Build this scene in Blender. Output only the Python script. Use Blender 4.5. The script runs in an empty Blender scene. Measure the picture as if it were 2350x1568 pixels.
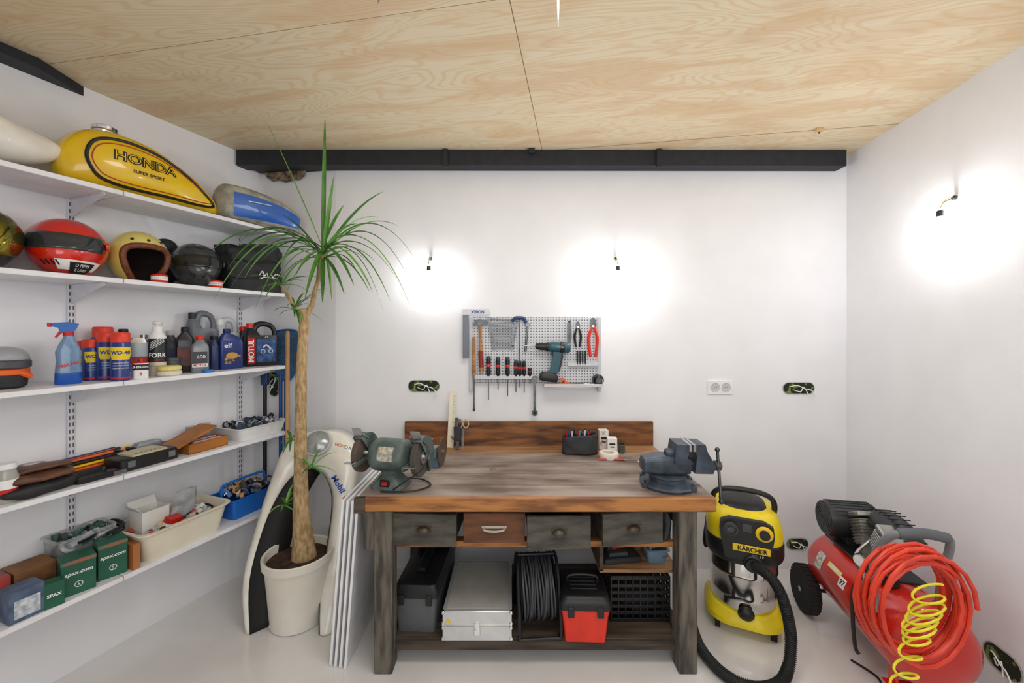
import bpy, math, random, bmesh
from mathutils import Vector, Matrix, Euler, noise
random.seed(7)
S=bpy.context.scene; C=S.collection
F=914.0; H=1.627
def W(u,v,y): return ((u-1175)*y/F, y, H-(v-755)*y/F)
def WX(u,y): return (u-1175)*y/F
def WZ(v,y): return H-(v-755)*y/F
def XL(t): return -2.8106+.38*t
def sp(u,d):
    r=(u-1175)/F
    t=(-2.8106+.935*d+.355*r*d)/(r-.38)
    return (XL(t)+.935*d, t-.355*d)
def wallpt(t,d,z=0): return (XL(t)+.935*d, t-.355*d, z)
RS=math.degrees(math.atan2(.935,.355))
def FC(x,y): return math.degrees(math.atan2(-x,y))
SH=[2.262,1.858,1.387,.954,.49]
pi=math.pi
# ---------------- materials
def lin(h):
    h=h.lstrip('#'); o=[]
    for i in (0,2,4):
        c=int(h[i:i+2],16)/255
        o.append(c/12.92 if c<=.04045 else ((c+.055)/1.055)**2.4)
    return (o[0],o[1],o[2],1)
_mc={}
def M(c,r=.5,m=0.,c2=None,sc=12.,bump=0.,st=(1,1,1),em=0.,tr=0.,coat=0.,det=4.,lo=.35,hi=.65,al=1.):
    key=(c,r,m,c2,sc,bump,st,em,tr,coat,det,lo,hi,al)
    if key in _mc: return _mc[key]
    mt=bpy.data.materials.new('mat'+c[1:]); mt.use_nodes=True
    nt=mt.node_tree; b=nt.nodes['Principled BSDF']
    tc=nt.nodes.new('ShaderNodeTexCoord'); mp=nt.nodes.new('ShaderNodeMapping'); mp.inputs['Scale'].default_value=st
    nz=nt.nodes.new('ShaderNodeTexNoise'); nz.inputs['Scale'].default_value=sc; nz.inputs['Detail'].default_value=det
    rp=nt.nodes.new('ShaderNodeValToRGB'); L=nt.links
    L.new(tc.outputs['Object'],mp.inputs['Vector']); L.new(mp.outputs[0],nz.inputs['Vector']); L.new(nz.outputs['Fac'],rp.inputs[0])
    a=lin(c); e=lin(c2) if c2 else tuple([x*.9 for x in a[:3]])+(1,)
    rp.color_ramp.elements[0].position=lo; rp.color_ramp.elements[0].color=e
    rp.color_ramp.elements[1].position=hi; rp.color_ramp.elements[1].color=a
    L.new(rp.outputs[0],b.inputs['Base Color'])
    b.inputs['Roughness'].default_value=r; b.inputs['Metallic'].default_value=m
    if bump:
        bp=nt.nodes.new('ShaderNodeBump'); bp.inputs['Strength'].default_value=bump; bp.inputs['Distance'].default_value=.01
        L.new(nz.outputs['Fac'],bp.inputs['Height']); L.new(bp.outputs[0],b.inputs['Normal'])
    if em:
        b.inputs['Emission Color'].default_value=a; b.inputs['Emission Strength'].default_value=em
    if tr: b.inputs['Transmission Weight'].default_value=tr
    if coat: b.inputs['Coat Weight'].default_value=coat
    if al<1: b.inputs['Alpha'].default_value=al
    _mc[key]=mt; return mt
# ---------------- geometry
def TM(loc=(0,0,0),rot=(0,0,0),sc=(1,1,1)):
    return Matrix.LocRotScale(Vector(loc),Euler([math.radians(a) for a in rot]),Vector(sc))
def rrect(w,d,r,n=3):
    r=min(r,w/2*.999,d/2*.999); P=[]
    for cx,cy,a0 in ((w/2-r,d/2-r,0),(-w/2+r,d/2-r,90),(-w/2+r,-d/2+r,180),(w/2-r,-d/2+r,270)):
        for i in range(n+1):
            a=math.radians(a0+90*i/n); P.append((cx+r*math.cos(a),cy+r*math.sin(a)))
    return P
def cat(P,n=6,closed=False):
    P=[Vector(p) for p in P]; N=len(P); out=[]
    if N<3: return P
    for i in range(N if closed else N-1):
        if closed: a,b,c,d=P[i-1],P[i],P[(i+1)%N],P[(i+2)%N]
        else: a,b,c,d=P[max(i-1,0)],P[i],P[i+1],P[min(i+2,N-1)]
        for k in range(n):
            t=k/n; out.append(.5*((2*b)+(c-a)*t+(2*a-5*b+4*c-d)*t*t+(3*b-a-3*c+d)*t**3))
    if not closed: out.append(P[-1])
    return out
class G:
    def __init__(s): s.V=[];s.F=[];s.I=[];s.m=[]
    def add(s,V,Fs,mat,T=None):
        if mat not in s.m: s.m.append(mat)
        k=s.m.index(mat); o=len(s.V)
        for v in V:
            v=Vector(v); s.V.append(T@v if T else v)
        for f in Fs: s.F.append([i+o for i in f]); s.I.append(k)
        return s
    def loft(s,rings,mat,T=None,cap=True,closed=False):
        n=len(rings[0]); V=[p for r in rings for p in r]; Fs=[]; R=len(rings)
        for i in range(R if closed else R-1):
            j=(i+1)%R
            for k in range(n):
                l=(k+1)%n; Fs.append([i*n+k,i*n+l,j*n+l,j*n+k])
        if cap and not closed: Fs.append(list(range(n))[::-1]); Fs.append([(R-1)*n+k for k in range(n)])
        return s.add(V,Fs,mat,T)
    def box(s,size,loc=(0,0,0),mat=None,rot=(0,0,0),b=.002,tp=1.):
        w,d,h=size; b=min(b,w*.3,d*.3,h*.3); R=[]
        for z,i,k in ((-h/2,b,1),(-h/2+b,0,1),(h/2-b,0,tp),(h/2,b,tp)):
            R.append([(x*k,y*k,z) for x,y in rrect(w-2*i,d-2*i,max(b-i*.5,.0003),2 if b>.004 else 1)])
        return s.loft(R,mat,TM(loc,rot))
    def rl(s,L,mat,loc=(0,0,0),rot=(0,0,0),n=4,cap=True):
        R=[]
        for q in L:
            z,w,d,r=q[:4]; cx,cy=(q[4],q[5]) if len(q)>4 else (0,0)
            R.append([(x+cx,y+cy,z) for x,y in rrect(w,d,r,n)])
        return s.loft(R,mat,TM(loc,rot),cap)
    def tub(s,w,d,h,t,mat,loc=(0,0,0),rot=(0,0,0),tp=.85,r=.03,lip=.008,bt=None):
        bt=bt or t
        return s.rl([(0,w*tp,d*tp,r),(h*.96,w,d,r),(h*.96,w+lip*2,d+lip*2,r),(h,w+lip*2,d+lip*2,r),(h,w-t*2,d-t*2,r),(bt,w*tp-t*2,d*tp-t*2,r)],mat,loc,rot)
    def lathe(s,P,mat,loc=(0,0,0),rot=(0,0,0),seg=28,sc=(1,1,1),cap=True):
        R=[[(max(r,.0001)*math.cos(2*pi*k/seg),max(r,.0001)*math.sin(2*pi*k/seg),z) for k in range(seg)] for r,z in P]
        return s.loft(R,mat,TM(loc,rot,sc),cap)
    def cyl(s,r,h,loc=(0,0,0),mat=None,rot=(0,0,0),r2=None,seg=24,b=.0):
        r2=r if r2 is None else r2
        P=[(r,0),(r2,h)] if not b else [(r-b,0),(r,b),(r2,h-b),(r2-b,h)]
        return s.lathe(P,mat,loc,rot,seg)
    def rod(s,p,q,r,mat,r2=None,seg=12):
        p=Vector(p);q=Vector(q);d=q-p
        T=Matrix.Translation(p)@d.to_track_quat('Z','Y').to_matrix().to_4x4(); r2=r if r2 is None else r2
        R=[[(rr*math.cos(2*pi*k/seg),rr*math.sin(2*pi*k/seg),z) for k in range(seg)] for rr,z in ((r,0),(r2,d.length))]
        return s.loft(R,mat,T)
    def sph(s,r,loc=(0,0,0),mat=None,rot=(0,0,0),seg=20):
        if not hasattr(r,'__len__'): r=(r,r,r)
        n=seg//2
        P=[(math.sin(pi*i/n),-math.cos(pi*i/n)) for i in range(n+1)]
        return s.lathe(P,mat,loc,rot,seg,r)
    def tube(s,P,r,mat,seg=8,n=5,closed=False,flat=1.):
        P=[Vector(p) for p in P]
        if hasattr(r,'__len__'):
            rr=[v.x for v in cat([(a,0,0) for a in r],n,closed)] if (len(P)>2 and n>0 and n!=1) else list(r)
        Q=cat(P,n,closed) if n>0 else P
        N=len(Q); R=[]; up=None
        for i,p in enumerate(Q):
            a=Q[(i-1)%N] if (closed or i>0) else p; b=Q[(i+1)%N] if (closed or i<N-1) else p
            t=(b-a).normalized()
            if up is None:
                up=Vector((0,0,1)) if abs(t.z)<.9 else Vector((1,0,0))
            x=(up-t*up.dot(t)).normalized(); y=t.cross(x); up=x
            ra=rr[i] if hasattr(r,'__len__') else r
            R.append([p+x*ra*math.cos(2*pi*k/seg)+y*ra*flat*math.sin(2*pi*k/seg) for k in range(seg)])
        return s.loft(R,mat,None,True,closed)
    def prism(s,poly,d,mat,loc=(0,0,0),rot=(0,0,0)):
        n=len(poly); V=[(x,-d/2,z) for x,z in poly]+[(x,d/2,z) for x,z in poly]
        Fs=[list(range(n)),[n+i for i in range(n)][::-1]]+[[i,(i+1)%n,n+(i+1)%n,n+i] for i in range(n)]
        return s.add(V,Fs,mat,TM(loc,rot))
    def surf(s,fn,u0,u1,nu,v0,v1,nv,mat,skip=None,T=None):
        V=[fn(u0+(u1-u0)*i/nu,v0+(v1-v0)*j/nv) for i in range(nu+1) for j in range(nv+1)]; Fs=[]
        for i in range(nu):
            for j in range(nv):
                if skip and skip(u0+(u1-u0)*(i+.5)/nu,v0+(v1-v0)*(j+.5)/nv): continue
                a=i*(nv+1)+j; Fs.append([a,a+nv+1,a+nv+2,a+1])
        return s.add(V,Fs,mat,T)
def mk(g,name,parent=None,loc=(0,0,0),rot=(0,0,0),label=None,cat=None,group=None,kind=None,ang=38,solid=0):
    me=bpy.data.meshes.new(name); me.from_pydata([tuple(v) for v in g.V],[],g.F)
    for m in g.m: me.materials.append(m)
    me.polygons.foreach_set('material_index',g.I)
    bm=bmesh.new(); bm.from_mesh(me); bmesh.ops.remove_doubles(bm,verts=bm.verts,dist=1e-5); bmesh.ops.recalc_face_normals(bm,faces=bm.faces); bm.to_mesh(me); bm.free()
    me.polygons.foreach_set('use_smooth',[True]*len(me.polygons)); me.set_sharp_from_angle(angle=math.radians(ang))
    o=bpy.data.objects.new(name,me); C.objects.link(o)
    o.location=loc; o.rotation_euler=[math.radians(a) for a in rot]
    if solid:
        md=o.modifiers.new('solid','SOLIDIFY'); md.thickness=solid; md.offset=-1
    return tag(o,parent,label,cat,group,kind)
def tag(o,parent,label,cat,group,kind):
    if parent: o.parent=parent
    if label: o['label']=label
    if cat: o['category']=cat
    if group: o['group']=group
    if kind: o['kind']=kind
    return o
def E(name,label,cat,loc=(0,0,0),rot=(0,0,0),group=None):
    o=bpy.data.objects.new(name,None); C.objects.link(o); o.empty_display_size=.05
    o.location=loc; o.rotation_euler=[math.radians(a) for a in rot]
    return tag(o,None,label,cat,group,None)
def dup(root,loc,rot=None,label=None,sc=None):
    n=root.copy(); C.objects.link(n); n.location=loc
    if rot is not None: n.rotation_euler=[math.radians(a) for a in rot]
    if label: n['label']=label
    if sc: n.scale=sc
    def rec(a,b):
        for c in a.children:
            k=c.copy(); k.parent=b; C.objects.link(k); rec(c,k)
    rec(root,n); return n
def text(body,size,mat,parent,fn=None,off=0.,loc=(0,0,0),rot=(0,0,0),bold=.0,ax='CENTER',name='lettering',sh=0,xs=1.):
    cu=bpy.data.curves.new('t','FONT'); cu.body=body; cu.size=size; cu.align_x=ax; cu.align_y='CENTER'; cu.offset=bold*size; cu.shear=sh; cu.resolution_u=3
    o=bpy.data.objects.new('t',cu); C.objects.link(o)
    dg=bpy.context.evaluated_depsgraph_get(); me=bpy.data.meshes.new_from_object(o.evaluated_get(dg))
    bpy.data.objects.remove(o)
    for v in me.vertices:
        x,y=v.co.x*xs,v.co.y
        v.co=fn(x,y) if fn else (x,off,y)
    me.materials.clear(); me.materials.append(mat)
    for p in me.polygons: p.material_index=0
    q=bpy.data.objects.new(name,me); C.objects.link(q); q.location=loc; q.rotation_euler=[math.radians(a) for a in rot]
    if parent: q.parent=parent
    return q
def cylfn(R,z0,a0=0.): return lambda x,y:(R*math.sin(x/R+a0),-R*math.cos(x/R+a0),y+z0)
# ---------------- palette
BLK=M('#17181a',.45); BLK2=M('#25272a',.6,bump=.1,sc=60); RUB=M('#141414',.8); WHT=M('#f0f0f0',.45); WPL=M('#e9e6dd',.4)
STEEL=M('#c4c6c8',.28,1.,c2='#a9abad'); DSTEEL=M('#6d7072',.4,1.,c2='#4a4c4e'); CHR=M('#e6e6e6',.08,1.)
RED=M('#cc1c12',.3,c2='#b5160e'); RED2=M('#e02c1e',.35); BLU=M('#1260b4',.4); YEL=M('#f2c812',.35); GRN=M('#17503e',.5)
ORG=M('#e8641c',.4); GLS=M('#dfe8ea',.05,tr=.9); CLR=M('#e6ebec',.15,tr=.75,al=.55); WOOD=M('#b8834a',.55,c2='#8a5a2c',sc=6,st=(1,8,8),bump=.1)
TXB=M('#101010',.5); TXW=M('#f4f4f4',.5); TXR=M('#c81a1a',.5); TXY=M('#f5d21a',.5); TXBL=M('#1c3f9a',.5)
WALL=M('#eeeef1',.75,c2='#e9e9ec',sc=3,bump=.02)
# ---------------- room
def wallseg(name,a,b,h=2.80,th=.1,mat=WALL):
    a=Vector((a[0],a[1],0));b=Vector((b[0],b[1],0));d=(b-a).normalized();n=Vector((-d.y,d.x,0))*th
    g=G(); P=[a,b,b+n,a+n]
    g.loft([[(p.x,p.y,0) for p in P],[(p.x,p.y,h) for p in P]],mat)
    return mk(g,name,kind='structure',label='smooth white painted plaster wall')
LA=(XL(-1.2),-1.2); LB=(XL(2.8),2.8); LC=(-1.196,2.70); RD=(2.269,2.70); RE=(2.205,2.21); RF=(1.625,-1.2)
wallseg('wall_left',LA,LB); wallseg('wall_recess',LB,LC); wallseg('wall_back',LC,RD); wallseg('wall_right',RD,RE); wallseg('wall_side',RE,RF)
g=G(); FL=M('#e6e4e2',.2,c2='#dbd8d6',sc=2.2,coat=.5)
g.box((6.4,4.4,.1),(-.5,.9,-.05),FL); mk(g,'floor',kind='structure',label='pale glossy painted floor')
cm=bpy.data.materials.new('plywood'); cm.use_nodes=True; nt=cm.node_tree; L=nt.links; b=nt.nodes['Principled BSDF']
def N(t,**k):
    n=nt.nodes.new(t)
    for a,v in k.items():
        if a=='op': n.operation=v
        else: n.inputs[int(a[1:])].default_value=v
    return n
tc=N('ShaderNodeTexCoord'); mp=N('ShaderNodeMapping'); mp.inputs['Rotation'].default_value=(0,0,math.radians(9.8)); L.new(tc.outputs['Object'],mp.inputs[0])
sx=N('ShaderNodeSeparateXYZ'); L.new(mp.outputs[0],sx.inputs[0])
m2=N('ShaderNodeMapping'); m2.inputs['Scale'].default_value=(.6,3.2,1); m2.inputs['Location'].default_value=(1.3,.4,0); L.new(mp.outputs[0],m2.inputs[0])
nz=N('ShaderNodeTexNoise'); nz.inputs['Scale'].default_value=1.2; nz.inputs['Detail'].default_value=2.6; nz.inputs['Roughness'].default_value=.5; nz.inputs['Distortion'].default_value=.35; L.new(m2.outputs[0],nz.inputs['Vector'])
mu=N('ShaderNodeMath',op='MULTIPLY',i1=210.); L.new(nz.outputs['Fac'],mu.inputs[0])
sn=N('ShaderNodeMath',op='SINE'); L.new(mu.outputs[0],sn.inputs[0])
rp=N('ShaderNodeValToRGB'); L.new(sn.outputs[0],rp.inputs[0]); rp.color_ramp.elements[0].position=0.; rp.color_ramp.elements[0].color=lin('#f1e1c0'); rp.color_ramp.elements[1].position=1.; rp.color_ramp.elements[1].color=lin('#ead2a8')
m3=N('ShaderNodeMapping'); m3.inputs['Scale'].default_value=(.8,3.,1); m3.inputs['Location'].default_value=(4,2,0); L.new(mp.outputs[0],m3.inputs[0])
n3=N('ShaderNodeTexNoise'); n3.inputs['Scale'].default_value=2.0; n3.inputs['Detail'].default_value=7.; n3.inputs['Distortion'].default_value=.7; L.new(m3.outputs[0],n3.inputs['Vector'])
r3=N('ShaderNodeValToRGB'); L.new(n3.outputs['Fac'],r3.inputs[0]); r3.color_ramp.elements[0].position=.49; r3.color_ramp.elements[0].color=(0,0,0,1); r3.color_ramp.elements[1].position=.62; r3.color_ramp.elements[1].color=(1,1,1,1)
mx=N('ShaderNodeMix'); mx.data_type='RGBA'; mf=N('ShaderNodeMath',op='MULTIPLY',i1=.5); L.new(r3.outputs[0],mf.inputs[0]); L.new(mf.outputs[0],mx.inputs[0]); L.new(rp.outputs[0],mx.inputs[6]); mx.inputs[7].default_value=lin('#e0b886')
m4=N('ShaderNodeMapping'); m4.inputs['Scale'].default_value=(3,90,1); L.new(mp.outputs[0],m4.inputs[0])
n4=N('ShaderNodeTexNoise'); n4.inputs['Scale'].default_value=1.; n4.inputs['Detail'].default_value=3.; L.new(m4.outputs[0],n4.inputs['Vector'])
mx4=N('ShaderNodeMix'); mx4.data_type='RGBA'; mx4.blend_type='MULTIPLY'; mx4.inputs[0].default_value=.1; L.new(mx.outputs[2],mx4.inputs[6]); L.new(n4.outputs['Fac'],mx4.inputs[7])
def cmpn(out,val,eps=.0028):
    n=N('ShaderNodeMath',op='COMPARE',i1=val,i2=eps); L.new(out,n.inputs[0]); return n.outputs[0]
def mth(op,a,b2):
    n=N('ShaderNodeMath',op=op); L.new(a,n.inputs[0])
    if isinstance(b2,float): n.inputs[1].default_value=b2
    else: L.new(b2,n.inputs[1])
    return n.outputs[0]
sX,sY=sx.outputs[0],sx.outputs[1]
row=mth('MULTIPLY',mth('GREATER_THAN',sY,1.389),mth('LESS_THAN',sY,2.62))
seam=mth('MAXIMUM',mth('MAXIMUM',cmpn(sY,1.389,.0011),cmpn(sY,2.62,.003)),mth('MULTIPLY',cmpn(sX,-.25,.0018),row))
mx5=N('ShaderNodeMix'); mx5.data_type='RGBA'; L.new(seam,mx5.inputs[0]); L.new(mx4.outputs[2],mx5.inputs[6]); mx5.inputs[7].default_value=lin('#7c6648')
L.new(mx5.outputs[2],b.inputs['Base Color']); b.inputs['Roughness'].default_value=.6
g=G(); g.box((6.4,4.4,.06),(-.5,.9,2.83),cm,b=.0001); mk(g,'ceiling',kind='structure',label='pale plywood sheet ceiling with joints')
NAVY=M('#20242d',.6,c2='#171a21',bump=.15,sc=20)
g=G(); g.prism([(-1.806,2.70),(2.19,2.695),(2.19,2.80),(-1.806,2.80)],.09,NAVY,(0,2.652,0))
for u,w in ((1022,.035),(1512,.035)): g.box((w,.02,.115),(WX(u,2.6),2.598,2.742),NAVY)
g.box((.04,.03,.03),(WX(1220,2.6),2.59,2.785),NAVY)
g.box((.5,.1,.09),(-1.5,2.71,2.75),NAVY)
mk(g,'trim_1',kind='structure',label='dark navy painted timber beam under the ceiling')
g=G(); p=[wallpt(1.93,.002),wallpt(1.76,.10),wallpt(1.0,.10),wallpt(1.0,.002)]
g.loft([[(a,b_,2.755) for a,b_,c in p],[(a,b_,2.799) for a,b_,c in p]],NAVY); mk(g,'trim_2',kind='structure',label='dark beam end along side wall')
g=G(); P=[(-.14,.0),(-.1,-.03),(-.05,-.025),(-.0,-.045),(.06,-.03),(.1,-.035),(.14,-.01),(.16,.03),(-.15,.03)]
g.prism(P,.02,M('#a08c74',.9,c2='#3c2c20',sc=25,bump=.5),(-1.56,2.735,2.68),(0,0,-10)); mk(g,'trim_3',kind='structure',label='broken plaster patch showing brick')
SPK=M('#a39c98',.45,c2='#857c78')
for i,(u,ln) in enumerate(((1281,.187),(868,.13))):
    y=1.30
    g=G(); g.lathe([(.0005,-ln),(.0025,-ln*.8),(.005,-ln*.4),(.007,0)],SPK,(0,0,0),seg=10); g.cyl(.016,.006,(0,0,-.006),DSTEEL)
    g.tube([(0,0,-.11),(.010,0,-.08),(.010,0,-.05),(0,0,-.02)],.002,M('#7c2020',.5))
    mk(g,'ceiling_spike',loc=(WX(u,y),y,2.80),label='pointed metal fixing hanging from plywood ceiling',cat='hook')
g=G(); g.box((.04,.02,.02),(0,0,-.01),M('#d8b888',.6)); g.cyl(.004,.01,(0,0,-.03),DSTEEL); mk(g,'wooden_block',loc=(WX(1880,2.33),2.33,2.80),label='small wooden block screwed at a ceiling joint',cat='block')
# ---------------- shelves
MEL=M('#ebebef',.4); RAIL=M('#dcdce2',.4)
def board(lv,t0,t1,dep=.305,th=.022):
    g=G(); n=(t1-t0)/.935
    g.box((n,dep,th),(n/2,-dep/2,-th/2),MEL,b=.0015)
    x,y,_=wallpt(t0,.008)
    mk(g,'wall_shelf',loc=(x,y,SH[lv]),rot=(0,0,RS),label=['white melamine shelf board, top level','white melamine shelf board holding helmets','white melamine shelf board holding bottles','white melamine shelf board holding small tools','white melamine lowest shelf board holding bins'][lv],cat='shelf',group='white wall shelves')
for lv in range(5):
    e=[2.79,2.745,2.745,2.75,2.70][lv]
    board(lv,1.9425,e-.02,.30); board(lv,1.12,1.939,.30)
def bracket(lv,t):
    g=G(); g.prism([(0,0),(.27,0),(.27,-.012),(.05,-.075),(0,-.09)],.004,RAIL,rot=(0,0,-90)); g.box((.02,.27,.003),(0,-.135,-.0015),RAIL)
    x,y,_=wallpt(t,.016); mk(g,'shelf_bracket',loc=(x,y,SH[lv]-.0225),rot=(0,0,RS),label='white steel shelf bracket hooked in slotted rail',cat='bracket',group='shelf brackets')
SLOT=M('#55565c',.7)
for t in (1.886,2.637):
    g=G(); g.box((.026,.014,1.95),(0,-.007,1.40),RAIL)
    for k in range(58):
        for dx in (-.006,.006): g.box((.004,.003,.018),(dx,-.0137,.46+k*.0325),SLOT,b=.0003)
    x,y,_=wallpt(t,.0005); mk(g,'slotted_upright',loc=(x,y,0),rot=(0,0,RS),label='white twin-slot shelf upright rail on wall',cat='shelf rail',group='shelf uprights')
    for lv in range(5): bracket(lv,t)
class SE:
    def __init__(s,st,p=2.4): s.st=st; s.p=p
    def at(s,x):
        st=s.st
        if x<=st[0][0]: return st[0][1:]
        for a,b in zip(st,st[1:]):
            if x<=b[0]:
                t=(x-a[0])/(b[0]-a[0])
                return tuple(a[i]+(b[i]-a[i])*t for i in (1,2,3))
        return st[-1][1:]
    def side(s,x,z,off=.0):
        zc,hh,hw=s.at(x); q=min(abs((z-zc)/hh),.995)
        return (x,-hw*(1-q**s.p)**(1/s.p)-off,z)
    def body(s,g,mat,n=28,seg=32):
        P=cat([Vector((q[0],q[1],q[2])) for q in s.st],4); Wd=cat([Vector((q[3],0,0)) for q in s.st],4); R=[]
        st2=[]
        for c,w in zip(P,Wd):
            st2.append((c.x,c.y,c.z,w.x)); r=[]
            for k in range(seg):
                a=2*pi*k/seg; ca,sa=math.cos(a),math.sin(a)
                r.append((c.x,w.x*math.copysign(abs(ca)**(2/s.p),ca),c.y+c.z*math.copysign(abs(sa)**(2/s.p),sa)))
            R.append(r)
        s.st=st2; g.loft(R,mat)
x,y=sp(335,.17); o=E('motorcycle_fuel_tank','yellow motorcycle fuel tank with black stripes on top shelf','fuel tank',(x,y,SH[0]),(0,0,RS))
YT=M('#ecc512',.25,c2='#deb40c',sc=5,coat=.6); g=G()
se=SE([(-.33,.09,.03,.03),(-.31,.105,.085,.06),(-.25,.135,.125,.10),(-.15,.145,.14,.125),(-.02,.14,.135,.13),(.1,.12,.11,.12),(.2,.095,.08,.1),(.28,.065,.05,.075),(.325,.045,.02,.04)],3.); se.body(g,YT)
mk(g,'tank_body',o)
g=G(); lp=[(-.235,.06),(-.262,.13),(-.235,.205),(-.15,.235),(-.02,.225),(.1,.18),(.2,.12),(.275,.06),(.2,.04),(.05,.035),(-.08,.03),(-.18,.035)]
Q=cat([(a,0,b_) for a,b_ in lp],8,True); g.tube([se.side(q.x,q.z,.001) for q in Q],.0075,TXB,6,0,True); mk(g,'stripe',o,label='black border stripe')
g=G(); lp2=[(a*.94-.0,.125+(b_-.125)*.82) for a,b_ in lp]; Q=cat([(a,0,b_) for a,b_ in lp2],8,True); g.tube([se.side(q.x,q.z,.001) for q in Q],.0025,M('#b03a10',.4),6,0,True)
mk(g,'pinstripe',o,label='orange pinstripe')
text('HONDA',.058,TXB,o,lambda a,c:se.side(a-.06,c+.16,.002),bold=.055,xs=1.12); text('HONDA',.058,YEL,o,lambda a,c:se.side(a-.06,c+.16,.0035),bold=-.02,xs=1.12); text('SUPER SPORT',.021,TXB,o,lambda a,c:se.side(a-.05,c+.108,.002),bold=.02)
g=G(); g.lathe([(.035,0),(.037,.012),(.045,.015),(.047,.028),(.04,.034),(.0,.036)],CHR,(-.16,0,.28)); g.box((.03,.014,.012),(-.115,-.0,.3),CHR); mk(g,'filler_cap',o,label='chrome filler cap')
g=G(); g.cyl(.012,.03,(.1,-.03,0),DSTEEL); g.box((.04,.03,.02),(.1,-.03,.012),BLK); g.rod((.1,-.03,.015),(.15,-.05,.012),.005,STEEL); mk(g,'fuel_tap',o)
o=E('motorcycle_fuel_tank','weathered grey fuel tank with blue side panels on top shelf','fuel tank',(-1.585,2.49,SH[0]),(0,0,47))
g=G(); s2=SE([(-.225,.105,.06,.05),(-.21,.11,.09,.08),(-.17,.11,.105,.1),(-.05,.105,.103,.108),(.08,.09,.088,.105),(.17,.07,.068,.09),(.22,.055,.05,.07),(.23,.05,.03,.05)],4.2); s2.body(g,M('#b5b1a2',.35,c2='#7d7a6e',sc=14)); mk(g,'tank_body',o)
g=G(); BT=M('#1a5cb4',.3,coat=.5); g.surf(lambda a,c:s2.side(a,s2.at(a)[0]-s2.at(a)[1]*.8+c*s2.at(a)[1]*1.3,.003),-.15,.215,24,0,1,8,BT)
mk(g,'side_panel',o,label='blue painted side panel'); g=G(); g.tube([s2.side(-.08+.03*i,.12,.005) for i in range(5)],.004,STEEL,6,0); mk(g,'badge',o)
x,y=sp(500,.08); g=G(); g.sph((.045,.03,.045),(0,0,.045),BLK); g.cyl(.018,.05,(.02,0,.02),DSTEEL,rot=(0,80,0)); mk(g,'carburettor',loc=(x-.02,y-.04,SH[0]),rot=(0,0,RS),label='small black engine part between the fuel tanks',cat='engine part')
x,y=sp(-4,.17); o=E('motorcycle_seat_cowl','white motorcycle tail cowl lying on top shelf','motorcycle fairing',(x,y,SH[0]),(0,0,RS))
g=G(); s3=SE([(-.45,.16,.14,.06),(-.35,.15,.148,.12),(-.2,.135,.13,.13),(-.05,.12,.1,.115),(.05,.115,.075,.09),(.12,.12,.055,.06),(.17,.13,.028,.035),(.19,.135,.008,.01)],2.2); s3.body(g,M('#f0ede4',.35,coat=.4)); mk(g,'cowl_shell',o)
# ---------------- helmets
def helfn(rx,ry,rz,z0,k=1.,chin=.1):
    def f(a,e):
        A=math.radians(a);B=math.radians(e)
        x=math.sin(A)*math.cos(B)*rx*k; y=-math.cos(A)*math.cos(B)*ry*k; z=z0+math.sin(B)*rz*k
        fr=max(0,math.cos(A)); lo=max(0,min(1,(-e+5)/30))
        y*=1+chin*fr*lo; x*=1-.06*lo
        return (x,y,max(z,.004))
    return f
def fullface(name,label,u,d,lv,col,vis,rot,R=(.125,.15,.132),chin=.16,tilt=0,vz=(-9,21)):
    x,y=sp(u,d); o=E(name,label,'helmet',(x,y,SH[lv]),(tilt,0,rot)); f=helfn(*R,.122,1.,chin)
    g=G(); g.surf(f,0,360,40,-68,90,26,col); mk(g,'helmet_shell',o,solid=.004)
    f2=helfn(*R,.122,1.025,chin); g=G(); g.surf(f2,-70,70,24,vz[0],vz[1],8,vis)
    mk(g,'visor',o,label='dark tinted visor',solid=.003)
    g=G(); g.cyl(.018,.008,f2(76,8),col,rot=(0,90,0)); mk(g,'visor_pivot',o)
    q=f2(-76,8); g=G(); g.cyl(.018,.008,(q[0]-.008,q[1],q[2]),col,rot=(0,90,0)); mk(g,'visor_pivot',o)
    return o,f
REDH=M('#d8220f',.2,coat=.7)
o,f=fullface('full_face_helmet','red full-face motorcycle helmet with dark visor on shelf',155,.165,1,REDH,M('#2b3035',.15,coat=.5),38,(.13,.152,.13))
f3=helfn(.13,.152,.13,.122,1.02,.16)
g=G(); g.surf(f3,-5,75,16,-50,-28,5,TXW); g.surf(helfn(.13,.152,.13,.122,1.026,.16),18,62,12,-58,-32,5,TXB); mk(g,'sticker',o,label='black and white sticker')
f4=helfn(.13,.152,.13,.122,1.034,.16)
text('D PIPES',.019,TXW,o,lambda a,c:f4(40+a*420,-38.5+c*480),bold=.01); text('E LIVES',.019,TXW,o,lambda a,c:f4(40+a*420,-49+c*480),bold=.01)
for k in range(4): g=G(); g.tube([f3(-30+k*9,-30),f3(-26+k*9,-40)],.003,BLK,6,0); mk(g,'chin_vent',o)
o,f=fullface('full_face_helmet','dark grey full-face motorcycle helmet beside black bag',448,.17,1,M('#3a3d42',.25,coat=.5,c2='#2b2d32',sc=40),M('#1a1c1f',.2,coat=.4),50,(.12,.15,.125),.2)
ff=helfn(.12,.15,.125,.122,1.02,.2)
for a in (-25,0,25): g=G(); g.tube([ff(a-6,-30),ff(a+6,-30),ff(a+4,-38)],.004,BLK,6,0); mk(g,'chin_vent',o)
g=G(); g.tube([ff(-40,42),ff(0,45),ff(40,42)],.004,BLK2); mk(g,'brow_vent',o)
text('NOLAN',.016,TXW,o,lambda a,c:ff(a*400,55+c*400))
x,y=sp(318,.165); o=E('open_face_helmet','cream yellow open-face helmet with brown leather lining','helmet',(x,y,SH[1]),(0,0,62))
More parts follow.
